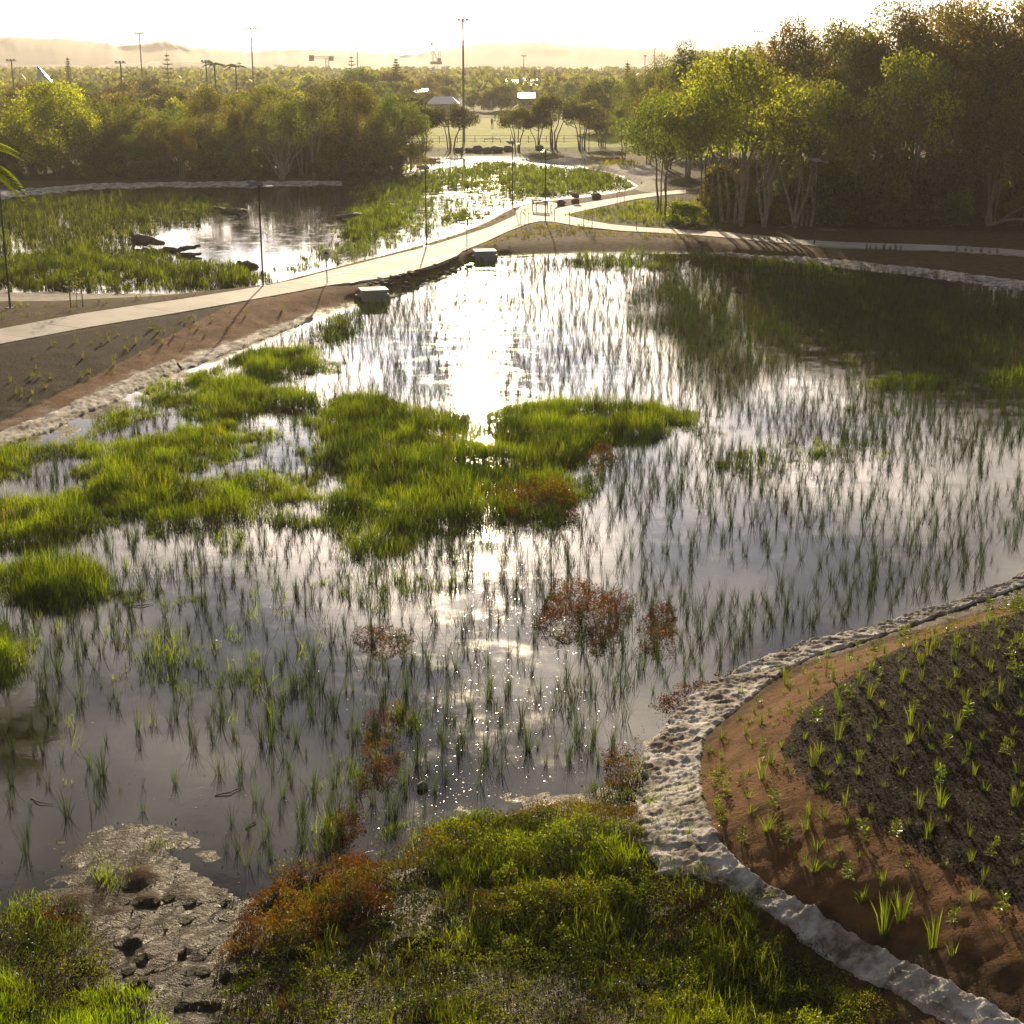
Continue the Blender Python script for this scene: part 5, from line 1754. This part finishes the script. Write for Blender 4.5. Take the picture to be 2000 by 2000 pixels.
o = empty("fallen_log", (*G(290, 474, 0), 0))
tag(o, "fallen log with upturned root plate at the edge of the open upper pond", "log")
ox = Vector(o.location)
rel = lambda p: tuple(Vector(p) - ox)
log("trunk", "t", [rel(g3(266, 468, 0.5)), rel(g3(292, 470, 0.55)), rel(g3(319, 475, 0.25))], [0.42, 0.34, 0.18], o)
for k in range(9):
    a = k * 0.7
    c = rel(g3(266, 470, 0.5))
    log("root", "r%d" % k, [c, (c[0] - 0.35, c[1] + math.cos(a) * 0.8, c[2] + math.sin(a) * 0.75)], [0.12, 0.03], o, 5, 0.05)
for lab, pts, rad in (("curved branch sticking out into the open upper pond", [(322, 486, 0.1), (345, 489, 0.12), (365, 485, 0.35), (391, 480, 0.55)], [0.16, 0.17, 0.15, 0.11]),
                      ("second branch lying flat below the curved one in the upper pond", [(345, 497, 0.08), (372, 498, 0.1), (393, 495, 0.18)], [0.13, 0.13, 0.09]),
                      ("long driftwood branch in the shaded far part of the upper pond", [(417, 404, 0.3), (440, 411, 0.15), (465, 412, 0.25), (482, 411, 0.15)], [0.10, 0.2, 0.22, 0.08]),
                      ("driftwood branch at the right of the open upper pond", [(660, 424, 0.1), (690, 420, 0.45), (705, 417, 0.3)], [0.2, 0.17, 0.06])):
    tag(log("driftwood_branch", lab, [g3(*p) for p in pts], rad), lab, "branch")
for u, v, lab in ((358, 418, "rounded dead stump among reeds at the far left of the open water"), (292, 495, "mud covered stump below the fallen log"), (480, 522, "low heap of dark debris at the near edge of the open water")):
    x, y = G(u, v, 0)
    rt = log("dead_stump", lab, [(x - 0.8, y, -0.1), (x - 0.3, y + 0.1, 0.15), (x + 0.35, y, 0.12), (x + 0.9, y, -0.08)], [0.1, 0.3, 0.24, 0.08], None, 8, 0.25)
    tag(rt, lab, "stump")
for lab, pts, rad in (("long pale fallen branch lying on the forest edge above the right path", [(1531, 457, 1.0), (1570, 454, 1.1), (1620, 449, 1.5), (1655, 449, 1.1)], [0.09, 0.11, 0.09, 0.04]),
                      ("short pale branch leaning at the forest edge by the slim stems", [(1506, 456, 1.0), (1535, 443, 1.7), (1560, 437, 2.0)], [0.08, 0.07, 0.04]),
                      ("grey fallen trunk at the right picture edge under the forest", [(1925, 442, 1.2), (1965, 430, 1.7), (2030, 428, 1.9)], [0.13, 0.15, 0.15]),
                      ("thin branch slanting up from the grey fallen trunk", [(1935, 440, 1.2), (1970, 420, 2.2), (2010, 400, 3.3)], [0.09, 0.07, 0.05]),
                      ("leaning dead pole in the dark forest at right", [(1925, 436, 1.0), (1935, 400, 2.6), (1947, 368, 4.1)], [0.10, 0.08, 0.05])):
    tag(log("fallen_branch", lab, [AT(u, v, 112.5 - 0.004 * (u - 1500)) for u, v, z in pts], rad), lab, "branch")
for i in range(7):
    u, v = [(255, 1185), (480, 1620), (1880, 860), (1560, 900), (1820, 905), (60, 1560), (420, 1555)][i]
    x, y = G(u, v, 0)
    a = i * 1.1
    o = log("floating_twig", "w%d" % i, [(x, y, 0.01), (x + 0.25 * math.cos(a), y + 0.25 * math.sin(a), 0.03), (x + 0.5 * math.cos(a + 0.3), y + 0.5 * math.sin(a + 0.3), 0.02)], [0.012, 0.012, 0.006], None, 4, 0.03)
    tag(o, "thin dead twig floating on the pond among the sedges", "twig", "twigs floating on the pond")

# ------------------------------------------------------------------ palm at the left edge
pl = empty("palm_tree", (-17.6, 47.0, H1(-17.6, 47.0) - 0.05))
tag(pl, "palm at the left edge whose bright frond tips hang into view", "palm")
ptm, pcm = make_palm(21, 9.6, 19, 2.9)
link("trunk", ptm, None, pl)
link("fronds", pcm, None, pl, color=(1.6, 1.6, 0.8))

# ------------------------------------------------------------------ floodlights, cranes
def floodlight(u, vtop, Y, lamps, label, r=0.16, twoside=False):
    x, y, zt = AT(u, vtop, Y)
    z0 = 0.8
    o = empty("floodlight_pole", (x, Y, z0))
    tag(o, label, "floodlight", "sports field floodlights")
    h = zt - z0
    MB().tube([(0, 0, -0.5), (0, 0, h)], [r * 1.4, r * 0.7], 8).build("pole", "galv_steel", o)
    w = 0.62 * lamps
    MB().box((0, 0, h - 0.1), (w, 0.12, 0.12)).build("cross_arm", "galv_steel", o)
    for k in range(lamps):
        MB().box((-w / 2 + w * (k + 0.5) / lamps, -0.25, h + 0.12), (0.45, 0.4, 0.24), 0.0, 0.8).build("floodlight_head", "galv_steel", o)
    return o


for a in ((272, 65, 425, 4, "tallest floodlight pole at left, over the olive trees"), (490, 56, 380, 5, "tall floodlight pole over the green tall tree"), (697, 78, 560, 4, "thin floodlight pole beside the sparse pine"),
          (904, 40, 246, 3, "nearest tall floodlight pole at the sports field opening"), (22, 118, 300, 3, "short floodlight pole at the far left edge"), (235, 122, 270, 3, "short triple floodlight left of the tallest pole"),
          (402, 120, 300, 3, "short floodlight beside the pair of palms"), (1023, 109, 560, 3, "double headed floodlight over the long white roofs"), (1260, 109, 560, 2, "shorter of two floodlights above the trees right of the field"),
          (1279, 94, 590, 2, "taller of two floodlights above the trees right of the field"), (1481, 62, 400, 4, "floodlight rising behind the left end of the forest")):
    floodlight(*a[:4], a[4])


def lattice(mb, a, b, w, n, r=0.05):
    a = Vector(a); b = Vector(b)
    d = (b - a).normalized()
    s = d.cross(Vector((0, 1, 0)))
    if s.length < 0.1:
        s = d.cross(Vector((1, 0, 0)))
    s.normalize(); t = d.cross(s)
    cs = [s * w / 2 + t * w / 2, -s * w / 2 + t * w / 2, -s * w / 2 - t * w / 2, s * w / 2 - t * w / 2]
    for c in cs:
        mb.tube([a + c, b + c], r, 4)
    for k in range(n):
        p = a.lerp(b, k / n); q = a.lerp(b, (k + 1) / n)
        for j in range(4):
            mb.tube([p + cs[j], q + cs[(j + 1) % 4]], r * 0.7, 3)


x, y, z = AT(639, 113, 780)
cr = empty("tower_crane", (x, 780, 0.8)); tag(cr, "small tower crane with short jib in the hazy suburb", "crane")
hc = z - 0.8
mb = MB(); lattice(mb, (0, 0, -0.5), (0, 0, hc), 1.5, 10, 0.09); mb.build("mast", "crane_paint", cr)
mb = MB(); lattice(mb, (-8.5, 0, hc + 0.3), (2.6, 0, hc + 0.3), 0.9, 10, 0.08); mb.build("jib", "crane_paint", cr)
MB().box((2.0, 0, hc - 0.3), (2.2, 1.6, 2.2)).build("counterweight", "crane_paint", cr)
MB().box((-7.6, 0, hc - 0.1), (2.4, 1.4, 2.6)).build("trolley", "crane_paint", cr)
x, y, z = AT(852, 128, 900)
cr = empty("luffing_crane", (x, 900, 0.8)); tag(cr, "luffing crane with its jib raised almost upright in the haze", "crane")
hc = z - 0.8
mb = MB(); lattice(mb, (0, 0, -0.5), (0, 0, hc), 1.8, 8, 0.1); mb.build("mast", "crane_paint", cr)
MB().box((0.0, 0, hc + 1.4), (6.6, 2.4, 1.6)).build("machine_deck", "crane_paint", cr)
MB().box((1.8, 0, hc + 3.1), (2.0, 1.8, 1.8)).build("cab", "crane_paint", cr)
mb = MB(); lattice(mb, (-1.6, 0, hc + 2.0), (-2.4, 0, hc + 11.2), 0.8, 6, 0.09); lattice(mb, (0.9, 0, hc + 2.0), (-2.4, 0, hc + 11.2), 0.5, 6, 0.08); mb.build("a_frame", "crane_paint", cr)
MB().box((-2.4, 0, hc + 11.6), (1.4, 0.8, 1.1)).build("sheave_head", "crane_paint", cr)
mb = MB(); lattice(mb, (1.4, 0, hc + 2.2), (7.2, 0, hc + 46), 1.1, 28, 0.08); mb.build("jib", "crane_paint", cr)
MB().tube([(-2.4, 0, hc + 11.6), (6.8, 0, hc + 45)], 0.05, 4).build("luffing_rope", "dark_steel", cr)


# ------------------------------------------------------------------ buildings
def building(u0, u1, vridge, veave, Y, depth, roof, wall, label, gable=True, name="building"):
    xa, _, zr = AT(u0, vridge, Y); xb, _, ze = AT(u1, veave, Y)
    w = abs(xb - xa); cx = (xa + xb) / 2
    o = empty(name, (cx, Y, 0.6)); tag(o, label, "building")
    ze -= 0.6; zr -= 0.6
    ze = max(ze, 2.2); zr = max(zr, ze + 0.5)
    MB().box((0, depth / 2, ze / 2), (w * 0.94, depth, ze)).build("wall", wall, o)
    h = w / 2
    if gable:
        i = h * 0.55
        MB().raw([(-h, -0.4, ze), (h, -0.4, ze), (h, depth + 0.4, ze), (-h, depth + 0.4, ze), (-i, depth / 2, zr), (i, depth / 2, zr)],
                 [(0, 1, 5, 4), (1, 2, 5), (2, 3, 4, 5), (3, 0, 4), (3, 2, 1, 0)]).build("roof", roof, o)
    else:
        MB().raw([(-h, -0.4, ze), (h, -0.4, ze), (h, depth + 0.4, zr), (-h, depth + 0.4, zr), (-h, -0.4, ze - 0.25), (h, -0.4, ze - 0.25), (h, depth + 0.4, zr - 0.25), (-h, depth + 0.4, zr - 0.25)],
                 [(0, 1, 2, 3), (7, 6, 5, 4), (4, 5, 1, 0), (5, 6, 2, 1), (6, 7, 3, 2), (7, 4, 0, 3)]).build("roof", roof, o)
    nwin = max(2, int(w / 2.5))
    for k in range(nwin):
        f = MB().box((-w * 0.42 + w * 0.84 * (k + 0.5) / nwin, -0.012, ze * 0.55), (1.0, 0.06, 1.0)).build("window", "white_paint", o)
        MB().box((-w * 0.42 + w * 0.84 * (k + 0.5) / nwin, -0.045, ze * 0.55), (0.86, 0.03, 0.86)).build("pane", "window_glass", f)
    return o


building(831, 896, 189, 203, 372, 9, "roof_metal", "wall_paint", "house with pale blue hipped roof behind the field trees")
building(1012, 1046, 182, 191, 405, 8, "roof_white", "wall_paint", "low building with glaring white roof right of the field", False)
building(1022, 1063, 153, 158, 620, 14, "roof_white", "wall_paint", "upper of two long white roofed sheds in the distance", False)
building(1022, 1058, 162, 167, 560, 12, "roof_white", "wall_paint", "lower of two long white roofed sheds in the distance", False)
building(985, 1012, 156, 161, 640, 12, "roof_white", "wall_brick", "pale roofed building left of the long white sheds", False)
building(800, 818, 177, 182, 420, 8, "roof_white", "wall_paint", "small white roofed house left of the blue hipped roof", False)
building(820, 834, 174, 180, 440, 8, "roof_white", "wall_paint", "tiny pale roofed house directly above the blue hipped roof", False)
building(304, 342, 226, 240, 222, 6, "roof_metal", "wall_paint", "blue grey roofed shed glimpsed between the left bank trees", False)
building(-60, 28, 262, 276, 196, 8, "roof_metal", "wall_brick", "brick house with grey roof at the left edge behind the trees")
# sail shaped spire
x, y, zt = AT(71, 129, 350)
sp = empty("pointed_spire", (x, 350, 0.8)); tag(sp, "sharp sail shaped spire above the big rounded tree at left", "spire")
h = zt - 0.8
MB().box((1.2, 1.0, h * 0.35), (4.0, 3.0, h * 0.7)).build("tower", "wall_paint", sp)
MB().raw([(-0.3, 0, h * 0.68), (3.0, 0, h * 0.68), (3.0, 1.6, h * 0.68), (-0.3, 1.6, h * 0.68), (0.05, 0.6, h), (0.2, 1.0, h)], [(0, 1, 4), (1, 2, 5, 4), (2, 3, 5), (3, 0, 4, 5), (3, 2, 1, 0)]).build("spire_roof", "roof_white", sp)

# field fence and a white goal frame
fe = empty("field_fence", (0, 230.5, 0.9)); tag(fe, "low wire fence along the near side of the sports field", "fence")
for k in range(25):
    MB().tube([(-34 + 2.6 * k, 0, 0), (-34 + 2.6 * k, 0, 1.1)], 0.05, 5).build("post", "galv_steel", fe)
for zz in (0.25, 0.65, 1.06):
    MB().tube([(-34, 0, zz), (-34 + 2.6 * 24, 0, zz)], 0.022, 4).build("rail", "galv_steel", fe)
gx_, gy_ = G(962, 277, 1.0)
go = empty("goal_frame", (gx_, gy_, 0.9)); tag(go, "low white goal frame lying on the sports field", "goal")
MB().tube([(-1.2, 0, 0.5), (1.2, 0, 0.5)], 0.06, 6).build("crossbar", "white_paint", go)
for s in (-1.2, 1.2):
    MB().tube([(s, 0, 0), (s, 0, 0.5)], 0.05, 6).build("goal_post", "white_paint", go)

# person on the field
def person(u, v, label):
    x, y = G(u, v, 1.0)
    me = bpy.data.meshes.new("body")
    J = [(0, 0, 0.93), (0, 0, 1.15), (0, 0, 1.38), (0, 0, 1.5), (0, -0.02, 1.66), (0.18, 0, 1.40), (0.24, -0.05, 1.14), (0.22, -0.18, 0.92), (-0.18, 0, 1.40), (-0.25, 0.05, 1.15), (-0.25, 0.0, 0.9),
         (0.10, 0, 0.88), (0.12, -0.14, 0.50), (0.12, -0.10, 0.06), (0.12, -0.24, 0.03), (-0.10, 0, 0.88), (-0.11, 0.05, 0.48), (-0.11, 0.18, 0.08), (-0.11, 0.06, 0.03)]
    E = [(0, 1), (1, 2), (2, 3), (3, 4), (2, 5), (5, 6), (6, 7), (2, 8), (8, 9), (9, 10), (0, 11), (11, 12), (12, 13), (13, 14), (0, 15), (15, 16), (16, 17), (17, 18)]
    rad = [0.15, 0.13, 0.15, 0.06, 0.105, 0.07, 0.05, 0.04, 0.07, 0.05, 0.04, 0.10, 0.07, 0.05, 0.04, 0.10, 0.07, 0.05, 0.04]
    me.from_pydata(J, E, [])
    r = empty("person", (x, y, H1(x, y)), 0.4)
    tag(r, label, "person")
    o = link("body", me, "cloth_dark", r)
    sk = o.modifiers.new("Skin", 'SKIN')
    for i, sv_ in enumerate(me.skin_vertices[0].data):
        sv_.radius = (rad[i], rad[i]); sv_.use_root = i == 0
    ss_ = o.modifiers.new("Subdivision", 'SUBSURF'); ss_.levels = 2; ss_.render_levels = 2
    hm = MB().tube([(0, 0.01, 1.66), (0, 0.01, 1.72), (0, 0.0, 1.775)], [0.112, 0.105, 0.04], 10)
    hm.build("hair", "hair", r, smooth=True)


person(961, 244, "lone person in dark clothes walking on the sports field")

# ------------------------------------------------------------------ haze
hz = MB().box((0, 2470, 47), (7200, 5280, 98)).mesh("haze")
ho = link("haze", hz)
hm, hnt, hout = new_mat("haze_air")
pv = nd(hnt, "ShaderNodeVolumePrincipled")
pv.inputs["Color"].default_value = (0.94, 0.90, 0.86, 1)
pv.inputs["Density"].default_value = 0.0002
pv.inputs["Anisotropy"].default_value = 0.30
hnt.links.new(pv.outputs[0], hout.inputs["Volume"])
hz.materials.append(hm)
tag(ho, "warm haze in the air over the whole place", "haze", kind="stuff")
